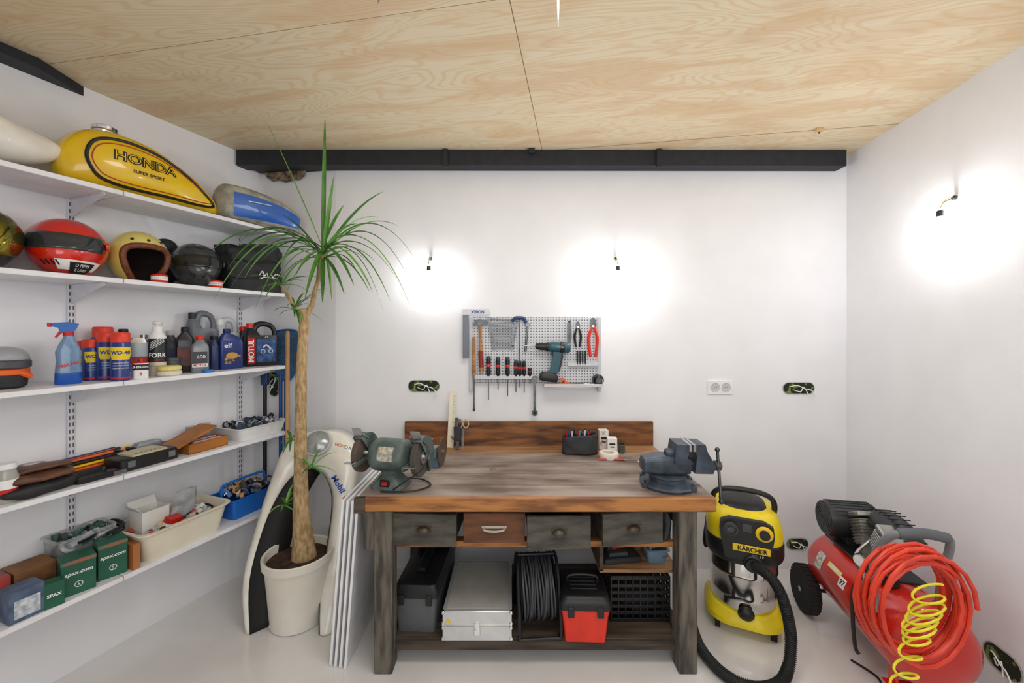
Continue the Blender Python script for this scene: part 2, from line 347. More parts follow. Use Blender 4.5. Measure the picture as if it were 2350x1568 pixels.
YC=M('#e8d974',.25,coat=.6); LE=M('#7a4428',.5,c2='#5a2c12',bump=.2,sc=60)
f=helfn(.118,.138,.134,.122,1.,0); fi=helfn(.118,.138,.134,.122,.86,0)
g=G(); g.surf(f,0,360,60,-68,90,30,YC,skip=lambda a,e:(a<51 or a>309) and e<20); mk(g,'helmet_shell',o,solid=.006)
g=G(); g.surf(fi,0,360,48,-66,88,24,M('#241510',.9),skip=lambda a,e:(a<47 or a>313) and e<20)
P=[f(-50,-62),f(-51,-30),f(-51,-5),f(-46,11),f(-30,19),f(0,21),f(30,19),f(46,11),f(51,-5),f(51,-30),f(50,-62)]
P=[Vector((a[0]*.96,a[1]*.97,.01+a[2]*.95)) for a in P]
g.tube(P,.014,LE,10); mk(g,'lining',o,label='brown leather lining')
for a in (-35,0,35): q=f(a,36); g=G(); g.sph(.007,q,BLK); mk(g,'press_stud',o)
x,y=sp(-55,.17); o=E('visor_helmet','dark helmet with iridescent gold visor on shelf','helmet',(x,y,SH[1]),(0,0,60))
f=helfn(.115,.14,.125,.118,1.,.1); g=G(); g.surf(f,0,360,40,-66,90,24,M('#1c1d20',.3,coat=.5)); mk(g,'helmet_shell',o,solid=.004)
g=G(); g.surf(helfn(.115,.14,.125,.118,1.04,.1),-85,85,24,-32,45,14,M('#b09a3a',.08,.9,c2='#2c5a3e',sc=6)); mk(g,'visor',o,label='iridescent gold mirrored visor',solid=.003)
def teeth(u,d):
    x,y=sp(u,d); o=E('chattering_teeth_toy','wind-up chattering teeth toy with red gums','toy',(x,y,SH[1]),(0,0,FC(x,y)),'chattering teeth toys')
    arc=lambda r,z:[(r*math.sin(a),-r*math.cos(a)*1.1+.01,z) for a in [math.radians(k) for k in range(-90,91,20)]]
    for z in (.008,.034): g=G(); g.tube(arc(.026,z),.008,RED2); mk(g,'gums',o,label='red plastic gums')
    for z in (.0155,.0265):
        g=G()
        for k in range(-80,81,16): a=math.radians(k); g.box((.0085,.006,.0105),(.030*math.sin(a),-.033*math.cos(a)+.01,z),WHT,rot=(0,0,k),b=.0015)
        mk(g,'teeth',o,label='row of white plastic teeth')
teeth(366,.275); teeth(495,.275)
x,y=sp(381,.045); g=G(); g.sph((.05,.033,.1),(0,0,.1),BLK2)
for k in range(4): g.tube([(-.03+.02*k,0,.16),(-.035+.022*k,-.01,.21),(-.03+.022*k,-.02,.235-.005*k)],[.012,.011,.008],BLK2)
g.sph((.055,.036,.045),(0,0,.225),BLK2); mk(g,'glove',loc=(x,y,SH[1]),rot=(0,0,RS),label='black padded glove standing behind helmets',cat='glove')
x,y=sp(572,.165); o=E('fabric_bag','slouchy black fabric bag with white script print on shelf','bag',(x,y,SH[1]),(0,0,RS-2))
g=G(); BG=M('#1b1c20',.65,c2='#101115',sc=12,bump=.7)
def bag(a,c):
    A=2*pi*a; z=c
    e=2/6.; cx,cy=math.cos(A),math.sin(A)
    w=.175*(1+.02*math.sin(z*7)) ; dd=.1*(1-.2*z**2)
    top_=.285+.02*math.sin(cx*4+1)-.03*(cx>0)*abs(cx)
    p=Vector((w*math.copysign(abs(cx)**e,cx),dd*math.copysign(abs(cy)**e,cy),top_*z))
    nn=(noise.noise(Vector((p.x*9,p.y*9,p.z*16)))*.028+abs(noise.noise(p*24))*.018)*(z>.02)*min(1,z*3)
    return (p.x*(1+nn*3.5),p.y*(1+nn*6.5),max(p.z+nn*.9,.001))
g.surf(bag,0,1,100,0,1,38,BG); top=[bag(i/100,1) for i in range(100)]; g.add([(0,0,.25)]+top,[[0,i+1,(i+1)%100+1] for i in range(100)],BG); mk(g,'bag_body',o,ang=50)
g=G(); g.tube([(-.02,-.123,.10),(.0,-.125,.13),(.01,-.125,.095),(.03,-.125,.12),(.04,-.123,.09),(.055,-.123,.115),(.07,-.123,.10),(.09,-.123,.12),(.12,-.123,.112)],.003,TXW,6); g.tube([(-.02,-.123,.085),(.04,-.123,.095),(.1,-.123,.09)],.002,TXW,6)
g.tube([(-.0,-.124,.12),(.015,-.124,.1),(-.01,-.124,.08)],.003,TXW,6); mk(g,'script_print',o)
# ---------------- bottles on shelf 3
def at(u,d,lv,rot=None):
    x,y=sp(u,d); return (x,y,SH[lv]),(0,0,FC(x,y) if rot is None else rot)
def wd40(u,d):
    l,r=at(u,d,2); o=E('spray_can','blue and yellow lubricant spray can with red cap','spray can',l,r,'blue lubricant spray cans')
    BC=M('#16357f',.3,coat=.3); R=.036
    g=G(); g.lathe([(.033,0),(R,.003),(R,.175),(.034,.178)],BC); mk(g,'can_body',o)
    g=G(); g.surf(lambda a,c:((R+.0006)*math.sin(a*(1-.25*max(0,(.12-c)/.03))),-(R+.0006)*math.cos(a*(1-.25*max(0,(.12-c)/.03))),c),-1.15,1.15,12,.098,.156,3,TXY); mk(g,'label_panel',o,label='yellow shield label')
    g=G(); g.lathe([(.034,.178),(.0335,.182),(.0335,.218),(.03,.223),(0,.224)],M('#e0371c',.4)); mk(g,'cap',o,label='orange-red plastic cap')
    text('WD-40',.0235,TXBL,o,cylfn(R+.0015,.13),bold=.04)
    for k in range(3): text('LUBRIFIE PROTEGE',.007,TXW,o,cylfn(R+.0012,.082-k*.012))
    g=G(); g.surf(lambda a,c:((R+.0006)*math.sin(a),-(R+.0006)*math.cos(a),c),-1.15,1.15,12,.01,.018,1,TXR); mk(g,'label_band',o,label='red label band')
    return o
a=wd40(277,.262)
for u,d,s_ in ((243,.165,1.0),(209,.13,.86),(236,.07,1.12),(196,.05,.82)):
    l,r=at(u,d,2); dup(a,l,(0,0,r[2]+24),sc=(s_,s_,s_))
l,r=at(157,.2,2); o=E('spray_bottle','clear blue trigger spray cleaner bottle','spray bottle',l,r)
g=G(); BB=M('#9cc6ee',.1,tr=.6,al=.8); BD=M('#1c56b4',.2)
g.rl([(0,.075,.05,.015),(.004,.082,.055,.018),(.05,.08,.054,.018)],BD,n=4); g.rl([(.05,.08,.054,.018),(.1,.072,.05,.018),(.14,.078,.05,.02),(.17,.06,.042,.018),(.2,.034,.032,.015),(.21,.03,.03,.014)],BB); mk(g,'bottle_body',o)
g=G(); g.lathe([(.017,.21),(.017,.225)],TXR); g.prism([(-.025,.225),(.015,.225),(.024,.24),(.032,.262),(.0,.27),(-.045,.266),(-.05,.25),(-.03,.245)],.026,BLU); g.prism([(-.025,.235),(-.04,.205),(-.034,.2),(-.014,.228)],.012,TXR); g.box((.014,.02,.018),(-.054,0,.257),TXR); mk(g,'trigger_head',o,label='blue and red trigger head')
text('PRELAN',.018,TXR,o,off=-.0285,loc=(0,0,.085),rot=(0,-18,0),bold=.03)
l,r=at(323,.268,2); o=E('oil_tin','small white and red oil tin','oil can',l,r)
g=G(); g.rl([(0,.056,.03,.01),(.075,.056,.03,.01)],WHT); g.rl([(.075,.054,.028,.01),(.078,.05,.024,.01),(.082,.02,.02,.009),(.095,.012,.012,.005)],RED); g.rl([(.042,.0566,.0306,.0103),(.07,.0566,.0306,.0103)],TXB); mk(g,'tin_body',o)
text('3-EN-UN',.014,TXW,o,off=-.0162,loc=(0,0,.056),bold=.02); text('3',.02,TXR,o,off=-.0162,loc=(.0,0,.022),bold=.03)
l,r=at(361,.19,2); o=E('fork_oil_bottle','dark and white fork oil bottle with white cap','oil bottle',l,r)
R=.036; g=G(); g.lathe([(R-.002,0),(R,.004),(R,.07)],M('#d8d4c0',.4)); g.lathe([(R,.07),(R,.19)],M('#22262a',.4)); g.lathe([(R,.19),(R,.2),(.028,.215),(.022,.225)],WHT); mk(g,'bottle_body',o)
g=G(); g.lathe([(.022,.225),(.022,.25),(.018,.253),(.0,.253)],WHT); g.cyl(.007,.02,(0,0,.25),WHT); g.sph((.02,.02,.012),(0,0,.27),WPL); mk(g,'cap',o)
text('FORK',.03,TXW,o,cylfn(R+.001,.105),bold=.03); text('SYNTHETIC',.011,TXR,o,cylfn(R+.001,.08)); text('LOW FRICTION',.008,TXB,o,cylfn(R+.001,.05))
g=G()
for k in range(5): g.tube([((R+.001)*math.sin(a),-(R+.001)*math.cos(a),.135+.04*(a+.8)/1.6+k*.008) for a in (-.8,-.4,0,.4,.8)],.0015,TXW,4,0)
mk(g,'label_stripes',o)
l,r=at(318,.13,2); g=G(); g.rl([(0,.085,.045,.008),(.17,.085,.045,.008)],M('#9ea3a8',.35,.6)); g.rl([(.17,.08,.04,.008),(.195,.05,.03,.008)],STEEL); g.cyl(.014,.02,(.02,0,.19),STEEL); g.rl([(.05,.0855,.0455,.008),(.1,.0855,.0455,.008)],M('#b8342a',.5)); mk(g,'metal_can',loc=l,rot=r,label='rectangular grey metal fluid can behind spray cans',cat='can')
def bottle(name,label,u,d,w,dp,h,col,cap,capc=.3,cx=0,lab=None,rot=None):
    l,r=at(u,d,2,rot); o=E(name,label,'bottle',l,r); g=G()
    g.rl([(0,w*.93,dp*.93,.012),(.006,w,dp,.015),(h*.66,w,dp,.015),(h*.76,w*.9,dp*.9,.015,cx*.2,0),(h*.86,w*.5,dp*.55,.015,cx*.8,0),(h*.9,.034,.034,.016,cx,0)],col,n=5); mk(g,'bottle_body',o)
    g=G(); g.lathe([(.018,h*.89),(.019,h*.9),(.019,h*.985),(.016,h),(0,h)],cap,(cx,0,0)); mk(g,'cap',o)
    if lab:
        g=G(); g.box((w*.8,.001,h*.42),(0,-dp/2-.0005,h*.36),lab,b=.0002); mk(g,'label_panel',o)
    return o
bottle('oil_bottle','slim dark blue aerosol bottle with black cap',283,.06,.06,.06,.24,M('#222a44',.4),BLK)
bottle('oil_bottle','dark plastic oil bottle with white cap',390,.06,.075,.06,.23,M('#2a2c30',.4),M('#c8cace',.4),lab=M('#2b3a6a',.5))
bottle('oil_bottle','glossy black oil bottle beside silver bottle',425,.15,.085,.06,.25,M('#1b1c1f',.3),BLK,lab=M('#8a2a20',.5,c2='#2c2c2e',sc=20))
o=bottle('oil_bottle','silver plastic oil bottle with red cap',459,.225,.08,.055,.2,M('#83888e',.35,.3),RED2,lab=M('#3a3d42',.5))
g=G(); g.box((.068,.001,.02),(0,-.0293,.04),TXW,b=.0002); mk(g,'label_band',o); text('MOTUL',.017,TXR,o,off=-.0302,loc=(0,0,.04),bold=.03); text('600',.026,TXW,o,off=-.03,loc=(.005,0,.085))
o=bottle('oil_bottle','blue motor oil bottle with printed label',529,.19,.12,.06,.24,M('#1e3478',.3),M('#1c2c66',.4),cx=-.02,rot=50)
text('elf',.04,TXW,o,off=-.0305,loc=(-.02,0,.14),bold=.02); g=G(); g.box((.09,.001,.08),(0,-.0303,.07),M('#16245a',.4,c2='#c89a3c',sc=18,lo=.36,hi=.42),b=.0002); g.sph((.03,.001,.02),(0,-.031,.08),M('#c89a3c',.5)); mk(g,'label_panel',o)
bottle('oil_bottle','narrow dark blue oil bottle',491,.165,.045,.065,.2,M('#23305e',.35),BLK)
bottle('oil_bottle','tall black bottle with red cap',558,.07,.06,.06,.255,M('#24262c',.35),RED2)
def jug(name,label,u,d,w,dp,h,col,cap,rot,capx):
    l,r=at(u,d,2,rot); o=E(name,label,'oil jug',l,r); g=G()
    g.rl([(0,w*.95,dp*.92,.015),(.006,w,dp,.018),(h*.68,w,dp,.018),(h*.72,w*.98,dp*.95,.018)],col,n=4)
    g.tube([(w*.42,0,h*.7),(w*.42,0,h*.82),(w*.3,0,h*.95),(w*.0,0,h*.99),(-w*.2,0,h*.9),(-w*.28,0,h*.72)],[.014,.014,.016,.018,.022,.028],col,10); g.rl([(h*.7,w*.45,dp*.9,.018,-w*.25,0),(h*.85,w*.3,dp*.6,.015,-w*.3,0),(h*.9,.036,.036,.015,capx,0)],col); mk(g,'jug_body',o)
    g=G(); g.lathe([(.021,h*.89),(.021,h*.99),(.018,h*1.0),(0,h*1.0)],cap,(capx,0,0)); mk(g,'cap',o); return o
o=jug('oil_jug','black motor oil jug with red and white label',598,.17,.19,.085,.275,M('#1d1f24',.3),RED2,50,-.06)
g=G(); g.box((.045,.001,.16),(-.065,-.0432,.1),RED,b=.0002); g.box((.11,.001,.15),(.018,-.0432,.1),M('#16284e',.4,c2='#3a6ab0',sc=25),b=.0002); mk(g,'label_panel',o,label='red and blue label')
text('MOTUL',.042,TXW,o,off=-.0445,loc=(-.065,0,.1),rot=(0,-90,0),bold=.03); text('4T',.018,TXW,o,off=-.0445,loc=(.02,0,.185))
g=G(); g.tube([(.0,-.0445,.12),(.02,-.0445,.135),(.045,-.0445,.11)],.005,TXW,6)
for xx in (0,.045): g.tube([(xx+.012*math.cos(t),-.0445,.095+.012*math.sin(t)) for t in [k*pi/4 for k in range(8)]],.002,TXW,4,2,True)
mk(g,'motorcycle_print',o)
jug('oil_jug','large grey plastic oil jug behind bottles',462,.06,.15,.09,.335,M('#6c727a',.4),BLK,66,-.045)
jug('oil_jug','translucent white plastic jug behind bottles',518,.055,.13,.09,.3,M('#c8ccd0',.3),WHT,66,-.035)
l,r=at(388,.25,2); g=G(); g.lathe([(.045,0),(.052,.006),(.052,.022),(.045,.026)],M('#e4dccb',.8,bump=.3,sc=80)); mk(g,'polishing_pad',loc=l,rot=r,label='round off-white polishing pad',cat='sponge',group='polishing pads')
g=G(); g.lathe([(.044,0),(.05,.005),(.05,.02),(.044,.024)],M('#e8da86',.8,bump=.3,sc=80)); mk(g,'polishing_pad',loc=(l[0],l[1],l[2]+.0265),rot=(0,0,0),label='round yellow polishing pad stacked on pad',cat='sponge',group='polishing pads')
l,r=at(394,.145,2); g=G(); g.lathe([(.035,0),(.037,.004),(.037,.07),(.04,.072),(.04,.085),(.0,.086)],M('#5a5d60',.5)); mk(g,'wax_tub',loc=l,rot=r,label='small dark grey wax tub with lid',cat='tub')
l,r=at(478,.28,2); g=G(); g.lathe([(.026,0),(.027,.004),(.027,.014),(.024,.016),(0,.016)],M('#2a7cc8',.4)); mk(g,'small_tin',loc=l,rot=r,label='small flat blue tin at shelf edge',cat='tin')
l,r=at(8,.14,2); o=E('safety_mask','grey dome mask with orange strap on shelf','mask',l,(0,0,60))
g=G(); g.sph((.07,.07,.05),(0,0,.12),M('#a2a5aa',.35)); g.lathe([(.068,.08),(.074,.085),(.074,.11),(.066,.118)],M('#4a4c50',.4)); mk(g,'dome',o)
g=G(); g.lathe([(.05,.0),(.062,.01),(.066,.05),(.066,.08)],BLK2); mk(g,'base',o); g=G(); g.lathe([(.067,.055),(.07,.058),(.07,.075),(.067,.078)],ORG); g.box((.05,.03,.02),(.045,-.045,.055),ORG,rot=(0,30,20),b=.006); mk(g,'band',o,label='orange band')
# ---------------- shelf 4
l,r=at(14,.24,3); o=E('glass_jar','small glass jar with red and white label','jar',l,r)
g=G(); g.lathe([(.03,0),(.033,.004),(.033,.1),(.026,.12),(.026,.13)],M('#d8d4cc',.1,tr=.4)); mk(g,'jar_body',o); g=G(); g.lathe([(.028,.13),(.028,.15),(0,.15)],WHT); mk(g,'lid',o)
g=G(); g.surf(lambda a,c:(.0336*math.sin(a),-.0336*math.cos(a),c),-1.3,1.3,10,.02,.055,1,TXR); g.surf(lambda a,c:(.0336*math.sin(a),-.0336*math.cos(a),c),-1.3,1.3,10,.055,.09,1,TXW); mk(g,'label_panel',o)
l,r=at(72,.06,3); g=G(); g.lathe([(.046,0),(.048,.003),(.048,.075),(.046,.08)],M('#b8322a',.4,c2='#e8e2da',sc=22)); g.lathe([(.046,.08),(.047,.084),(.041,.084),(.04,.03),(0,.03)],STEEL); mk(g,'open_tin',loc=l,rot=r,label='open round red tin holding small parts',cat='tin')
LB_=M('#6a4430',.5,c2='#44261a',sc=8,bump=.5)
l,r=at(82,.215,3,RS); o=E('tool_roll','folded brown leather tool roll on black pouch','leather pouch',(l[0],l[1],l[2]+.052),r)
def soft(g,w,d,h,mat,amp=.006,p=3.,sd=0):
    def f(a,c):
        A=2*pi*a;B=pi*(c-.5); e=2/p
        sg=lambda q:math.copysign(abs(q)**e,q)
        P=Vector((w/2*sg(math.cos(A))*abs(math.cos(B))**e,d/2*sg(math.sin(A))*abs(math.cos(B))**e,h/2+h/2*sg(math.sin(B))))
        n=noise.noise(P*16+Vector((sd,0,0)))*amp
        return (P.x+n,P.y+n,max(.0,P.z+n*(0 if P.z<.001 else 1)))
    g.surf(f,0,1,40,0,1,20,mat)
g=G(); soft(g,.22,.15,.035,LB_,.008); mk(g,'leather_body',o); g=G(); soft(g,.21,.1,.026,LB_,.008,sd=3); mk(g,'folded_flap',o,loc=(0.01,.02,.031))
g=G(); soft(g,.24,.16,.055,M('#1d1e20',.6),.008,sd=5); mk(g,'black_pouch',loc=(l[0],l[1],l[2]),rot=(0,0,RS+4),label='black padded pouch under leather roll',cat='pouch')
l,r=at(213,.22,3,RS); g=G(); g.tub(.15,.12,.025,.004,BLK,tp=.95,r=.015,lip=.002); g.box((.12,.09,.006),(0,0,.007),M('#2e3338',.3),b=.001); mk(g,'parts_tray',loc=l,rot=r,label='shallow black plastic tray on shelf',cat='tray')
l,r=at(210,.09,3,RS); cols=[ORG,YEL,BLK,ORG,M('#b83a20',.5),M('#3a5aa8',.5),BLK,YEL,WHT,ORG]
cn=['orange','yellow','black','orange','red','blue','black','yellow','white','orange']
for i in range(20):
    row_=i//5
    g=G(); L0=.2+.02*(i%3); ci=((i%5)*3+row_)%10; c=cols[ci]; g.rod((-L0/2,0,0),(L0/2-.03,0,0),.0065,c); g.rod((L0/2-.03,0,0),(L0/2-.008,0,0),.007,BLK); g.rod((L0/2-.008,0,0),(L0/2,0,0),.003,c,.001)
    yy=-.03+.0142*(i%5)+.004*row_; zz=.0075+.0145*row_+.02
    mk(g,'marker_pen',loc=(l[0]+.935*(-yy),l[1]-.355*(-yy),l[2]+zz),rot=(0,-2,RS+random.uniform(-2,2)),label=cn[ci]+' marker pen in a bundle on tray',cat='pen',group='marker pens on the shelf')
g=G(); g.tub(.27,.11,.02,.003,CLR,tp=.95,r=.01,lip=.002); mk(g,'clear_tray',loc=l,rot=(0,0,RS),label='clear plastic tray under marker pens',cat='tray')
l,r=at(328,.2,3,RS+3); o=E('tool_case','black plastic tool case with small bit inserts','tool case',l,r)
g=G(); g.rl([(0,.24,.13,.02),(.004,.25,.14,.02),(.055,.25,.14,.02),(.06,.24,.13,.02)],BLK,n=4); mk(g,'case_body',o); g=G(); g.rl([(.0605,.15,.12,.008),(.068,.15,.12,.008)],M('#c9bd9a',.5),n=2)
for k in range(6): g.cyl(.004,.006,(-.05+.02*k,-.04,.068),STEEL,seg=10)
mk(g,'insert_tray',o,label='beige insert tray')
for xx in (-.085,.085): g=G(); g.box((.03,.006,.03),(xx,-.0725,.033),M('#6a6c70',.4)); mk(g,'latch',o)
l,r=at(338,.06,3,RS); g=G(); g.rl([(0,.11,.05,.01),(.06,.12,.055,.012),(.075,.1,.045,.012)],M('#8b8f94',.35,.6)); mk(g,'metal_tin',loc=l,rot=r,label='small dull metal tin on shelf',cat='tin')
l,r=at(462,.2,3,RS+2); WB=M('#b3722f',.5,c2='#94591f',sc=5,st=(1,8,8))
o=E('wooden_box','hinged wooden box with lid open on shelf','box',l,r)
g=G()
for s_,c_ in (((.2,.008,.055),(0,-.061,.0275)),((.2,.008,.055),(0,.061,.0275)),((.008,.13,.055),(-.1,0,.0275)),((.008,.13,.055),(.1,0,.0275)),((.2,.13,.005),(0,0,.0025))): g.box(s_,c_,WB,b=.001)
mk(g,'box_body',o); g=G(); g.box((.21,.135,.012),(-.06,0,.088),WB,rot=(0,-20,0),b=.001); mk(g,'lid',o)
for k in range(4): g=G(); g.box((.15,.012,.03),(.01,-.035+.022*k,.04),M(['#c8b8b0','#b84a50','#d8d4cc','#7a5a78'][k],.6),rot=(0,0,3*k-4)); mk(g,'box_insert',o)
def bits(g,w,d,z,n,mats,s=.03,seed=1):
    rr=random.Random(seed)
    for i in range(n):
        p=((rr.random()-.5)*w,(rr.random()-.5)*d,z+rr.random()*s*.5); m=rr.choice(mats); k=rr.random(); q=s*(.5+rr.random()*.7); ro=(rr.random()*180,rr.random()*180,rr.random()*180)
        if k<.35: g.box((q,q*.6,q*.35),p,m,rot=ro,b=.002)
        elif k<.6: g.cyl(q*.3,q*.8,p,m,rot=ro,seg=14)
        elif k<.8: g.lathe([(q*.35,0),(q*.5,0),(q*.5,q*.2),(q*.35,q*.2),(q*.35,0)],m,p,ro,14,cap=False)
        else: g.tube([(p[0],p[1],p[2]),(p[0]+q,p[1]+q*.4,p[2]+q*.2),(p[0]+q*1.2,p[1]-q*.5,p[2]),(p[0]+q*.2,p[1]-q,p[2])],q*.09,m,6)
l,r=at(575,.16,3,RS); o=E('storage_bin','shallow white plastic bin filled with small parts','bin',l,r)
g=G(); g.tub(.32,.26,.075,.003,M('#e8e9ea',.4),tp=.88,r=.03,lip=.008); mk(g,'bin_body',o)
g=G(); bits(g,.25,.19,.06,90,[BLK,DSTEEL,M('#2c3c5c',.5),CLR,M('#9a9ca0',.4),M('#c8ccd0',.3)],.045,3); mk(g,'mixed_small_parts',o,kind='stuff')
for u,d in ((470,.06),(440,.06)):
    l,r=at(u,d,3); g=G(); g.lathe([(.026,0),(.028,.004),(.028,.085),(.024,.09),(.029,.092),(.029,.105),(0,.106)],M('#b8bcc0',.15,tr=.4)); mk(g,'parts_jar',loc=(l[0],l[1],l[2]),rot=r,label='small clear screw-top jar of parts',cat='jar',group='small jars on the shelf')
l,r=at(395,.06,3); g=G(); bits(g,.13,.06,.02,30,[STEEL,DSTEEL,GLS,M('#8a8d90',.5)],.045,9); mk(g,'loose_hardware',loc=l,rot=(0,0,RS),label='loose pile of small metal hardware',cat='hardware',kind='stuff')
l,r=at(275,.055,3); g=G(); bits(g,.14,.05,.02,26,[STEEL,ORG,BLK,CLR,YEL],.045,19); mk(g,'loose_small_tools',loc=l,rot=(0,0,RS),label='loose heap of small tools and fittings',cat='hardware',kind='stuff')
l,r=at(268,.25,3,RS); g=G(); g.rl([(0,.05,.07,.008),(.02,.05,.07,.008)],CLR,n=2); bits(g,.03,.04,.012,8,[DSTEEL,STEEL,RED],.015,31); mk(g,'blister_pack',loc=l,rot=r,label='small clear blister pack of fittings',cat='packet')
# ---------------- shelf 5
def cbox(name,label,u,d,w,dp,h,mat,rot=RS,zz=0,cat_='box',group=None):
    l,r=at(u,d,4,rot); o=E(name,label,cat_,(l[0],l[1],l[2]+zz),r,group)
    g=G(); g.box((w,dp,h),(0,0,h/2),mat,b=.0015); mk(g,'box_body',o); return o
GB=M('#1c6148',.45,c2='#154c3a',sc=5)
def spax(u,d,w,dp,h,rot=RS):
    o=cbox('screw_box','green cardboard screw box with white lettering',u,d,w,dp,h,GB,rot,group='green screw boxes')
    text('spax.com',.022,TXW,o,off=-dp/2-.0012,loc=(0,0,h*.62),bold=.02,sh=.2)
    g=G(); g.tube([(.012*math.cos(t),-dp/2-.001,h*.28+.012*math.sin(t)) for t in [k*pi/4 for k in range(8)]],.0014,TXW,4,2,True); mk(g,'emblem',o); text('S',.018,TXW,o,off=-dp/2-.0012,loc=(0,0,h*.28))
    g=G(); g.box((w+.001,dp+.001,h*.1),(0,0,h*.93),M('#2d6e58',.5,c2='#bb4a2c',sc=14),b=.0005); mk(g,'box_flap',o)
spax(176,.232,.105,.095,.15,RS-14); spax(254,.225,.098,.09,.16,RS-14)
o=cbox('screw_box','small green cardboard screw box',122,.275,.058,.055,.1,GB,RS-14,group='green screw boxes'); text('SPAX',.017,TXW,o,off=-.029,loc=(0,0,.05),bold=.03)
cbox('cardboard_box','small orange-brown cardboard box beside green boxes',303,.262,.028,.075,.12,M('#b4703c',.7))
cbox('cardboard_box','brown cardboard box with open top on lowest shelf',66,.11,.12,.12,.14,M('#8c6236',.7,c2='#6a4526'))
o=cbox('parts_box','blue-grey printed cardboard box at shelf edge',50,.25,.095,.09,.12,M('#566b86',.5,c2='#3c4c66',sc=20)); g=G(); g.box((.07,.001,.07),(0,-.0458,.05),M('#d8dce0',.5,c2='#9aa4b0',sc=60),b=.0002); mk(g,'label_panel',o)
cbox('parts_box','dark grey box with red side',-24,.13,.08,.1,.15,M('#44484c',.5,c2='#a83c34',sc=8))
l,r=at(184,.085,4,RS); o=E('clear_bin','clear plastic bin of wrapped parts behind green boxes','bin',l,r)
g=G(); g.tub(.2,.14,.2,.003,CLR,tp=.92,r=.02,lip=.006); mk(g,'bin_body',o); g=G(); bits(g,.15,.1,.15,60,[M('#c0c4c8',.3),M('#8a9094',.4),BLK,M('#2c5648',.5)],.065,12); mk(g,'wrapped_parts',o,kind='stuff')
l,r=at(398,.175,4,RS+2); o=E('storage_bin','large cream plastic bin full of packaged parts','bin',l,r)
BE=M('#e8e2d0',.45,c2='#dacfb8',sc=4); g=G(); g.tub(.42,.28,.15,.004,BE,tp=.84,r=.05,lip=.012)
for k in range(8): g.tube([(-.155,-.1187-.0022*k,.02+k*.0135),(.155,-.1187-.0022*k,.02+k*.0135)],.0012,BE,6,0)
mk(g,'bin_body',o)
CW=M('#e4e2dc',.6)
def inb(name,label,cat_,fn,lx,ly,lz,rot=(0,0,0)):
    g=G(); fn(g); v=Matrix.Rotation(math.radians(RS+2),3,'Z')@Vector((lx,ly,lz)); mk(g,name,loc=(l[0]+v.x,l[1]+v.y,l[2]+v.z),rot=(rot[0],rot[1],rot[2]+RS+2),label=label,cat=cat_)
def openbox(g):
    g.tub(.12,.1,.2,.003,CW,tp=1.,r=.002,lip=0.); g.box((.12,.002,.05),(0,.06,.215),CW,rot=(-30,0,0),b=.0005); g.box((.002,.1,.05),(-.07,0,.215),CW,rot=(0,-40,0),b=.0005)
inb('open_carton','open white carton standing in cream bin','box',openbox,-.09,.03,.015)
inb('parts_packet','small red and white parts packet','packet',lambda g:(g.rl([(0,.07,.05,.01),(.07,.07,.05,.01)],RED,n=2),g.rl([(.02,.071,.051,.01),(.045,.071,.051,.01)],TXW,n=2)),-.06,-.075,.1,(12,8,10))
def pb(g):
    def f(a,c):
        A=2*pi*a; w=.07*(1-.3*c); P=Vector((w*math.cos(A),.025*math.sin(A)*(1-c*.8),.19*c)); n=noise.noise(P*22)*.02; return (P.x+n,P.y+n,P.z)
    g.surf(f,0,1,30,0,1,14,M('#c4c8ca',.2,tr=.3,al=.8))
inb('plastic_bag','crumpled clear plastic parts bag','bag',pb,.03,-.01,.07,(0,8,0)); inb('plastic_bag','crumpled clear plastic parts bag','bag',pb,.09,.04,.05,(0,15,30))
g=G(); bits(g,.3,.18,.1,130,[CW,M('#d8b890',.6),M('#b0b4b8',.3),M('#c03a30',.5),DSTEEL,M('#ccc8c0',.5)],.05,5); mk(g,'mixed_small_parts',o,kind='stuff')
l,r=at(560,.15,4,RS+2); o=E('tool_tote','blue plastic tool tote filled with hand tools','tool tote',l,r)
g=G(); BP=M('#1668c4',.4); g.tub(.3,.22,.12,.004,BP,tp=.9,r=.02,lip=.006); mk(g,'tote_body',o); g=G(); g.tube([(-.14,0,.1),(-.14,0,.17),(-.11,0,.195),(.11,0,.195),(.14,0,.17),(.14,0,.1)],.008,BP); mk(g,'handle',o)
g=G(); bits(g,.23,.15,.12,60,[DSTEEL,BLK,M('#3a6aa8',.5),M('#d0a060',.5),STEEL,M('#c8ccce',.5)],.055,8); g.box((.2,.03,.006),(.03,.03,.15),M('#c8b48c',.5),rot=(0,-12,10)); mk(g,'mixed_hand_tools',o,kind='stuff')
# ---------------- items in recess
o=E('landing_scoop','blue mesh scoop with long handle against wall','scoop',(WX(652,2.73),2.735,.55),(0,0,-8))
g=G(); lp=[(-.085,0,1.02),(-.06,0,1.06),(.05,0,1.07),(.1,0,1.04),(.105,0,.9),(.08,0,.78),(.02,0,.72),(-.05,0,.76),(-.085,0,.88)]
g.tube(lp,.006,M('#1c5a94',.4),8,5,True); mk(g,'scoop_frame',o); g=G(); Q=cat(lp,4,True); g.add([(0.01,.012,.9)]+[tuple(q) for q in Q],[[0,i+1,(i+1)%len(Q)+1] for i in range(len(Q))],M('#3c6c98',.6,c2='#24486c',sc=80,al=.85)); mk(g,'scoop_net',o,label='blue mesh')
for dx,z0,z1 in ((.01,-.55,.73),(-.03,-.3,.76)): g=G(); g.rod((dx,0,z0),(dx,0,z1),.011,M('#1d4c8a',.4)); mk(g,'handle',o)
g=G(); g.rod((0,0,0),(0,0,1.6),.012,M('#c89a66',.6,c2='#a87a48',sc=5,st=(8,8,1))); g.lathe([(.012,1.6),(.01,1.612),(0,1.615)],WOOD); mk(g,'broom_handle',loc=(WX(660,2.55),2.55,0.0),label='light wooden broom handle standing upright',cat='broom handle')
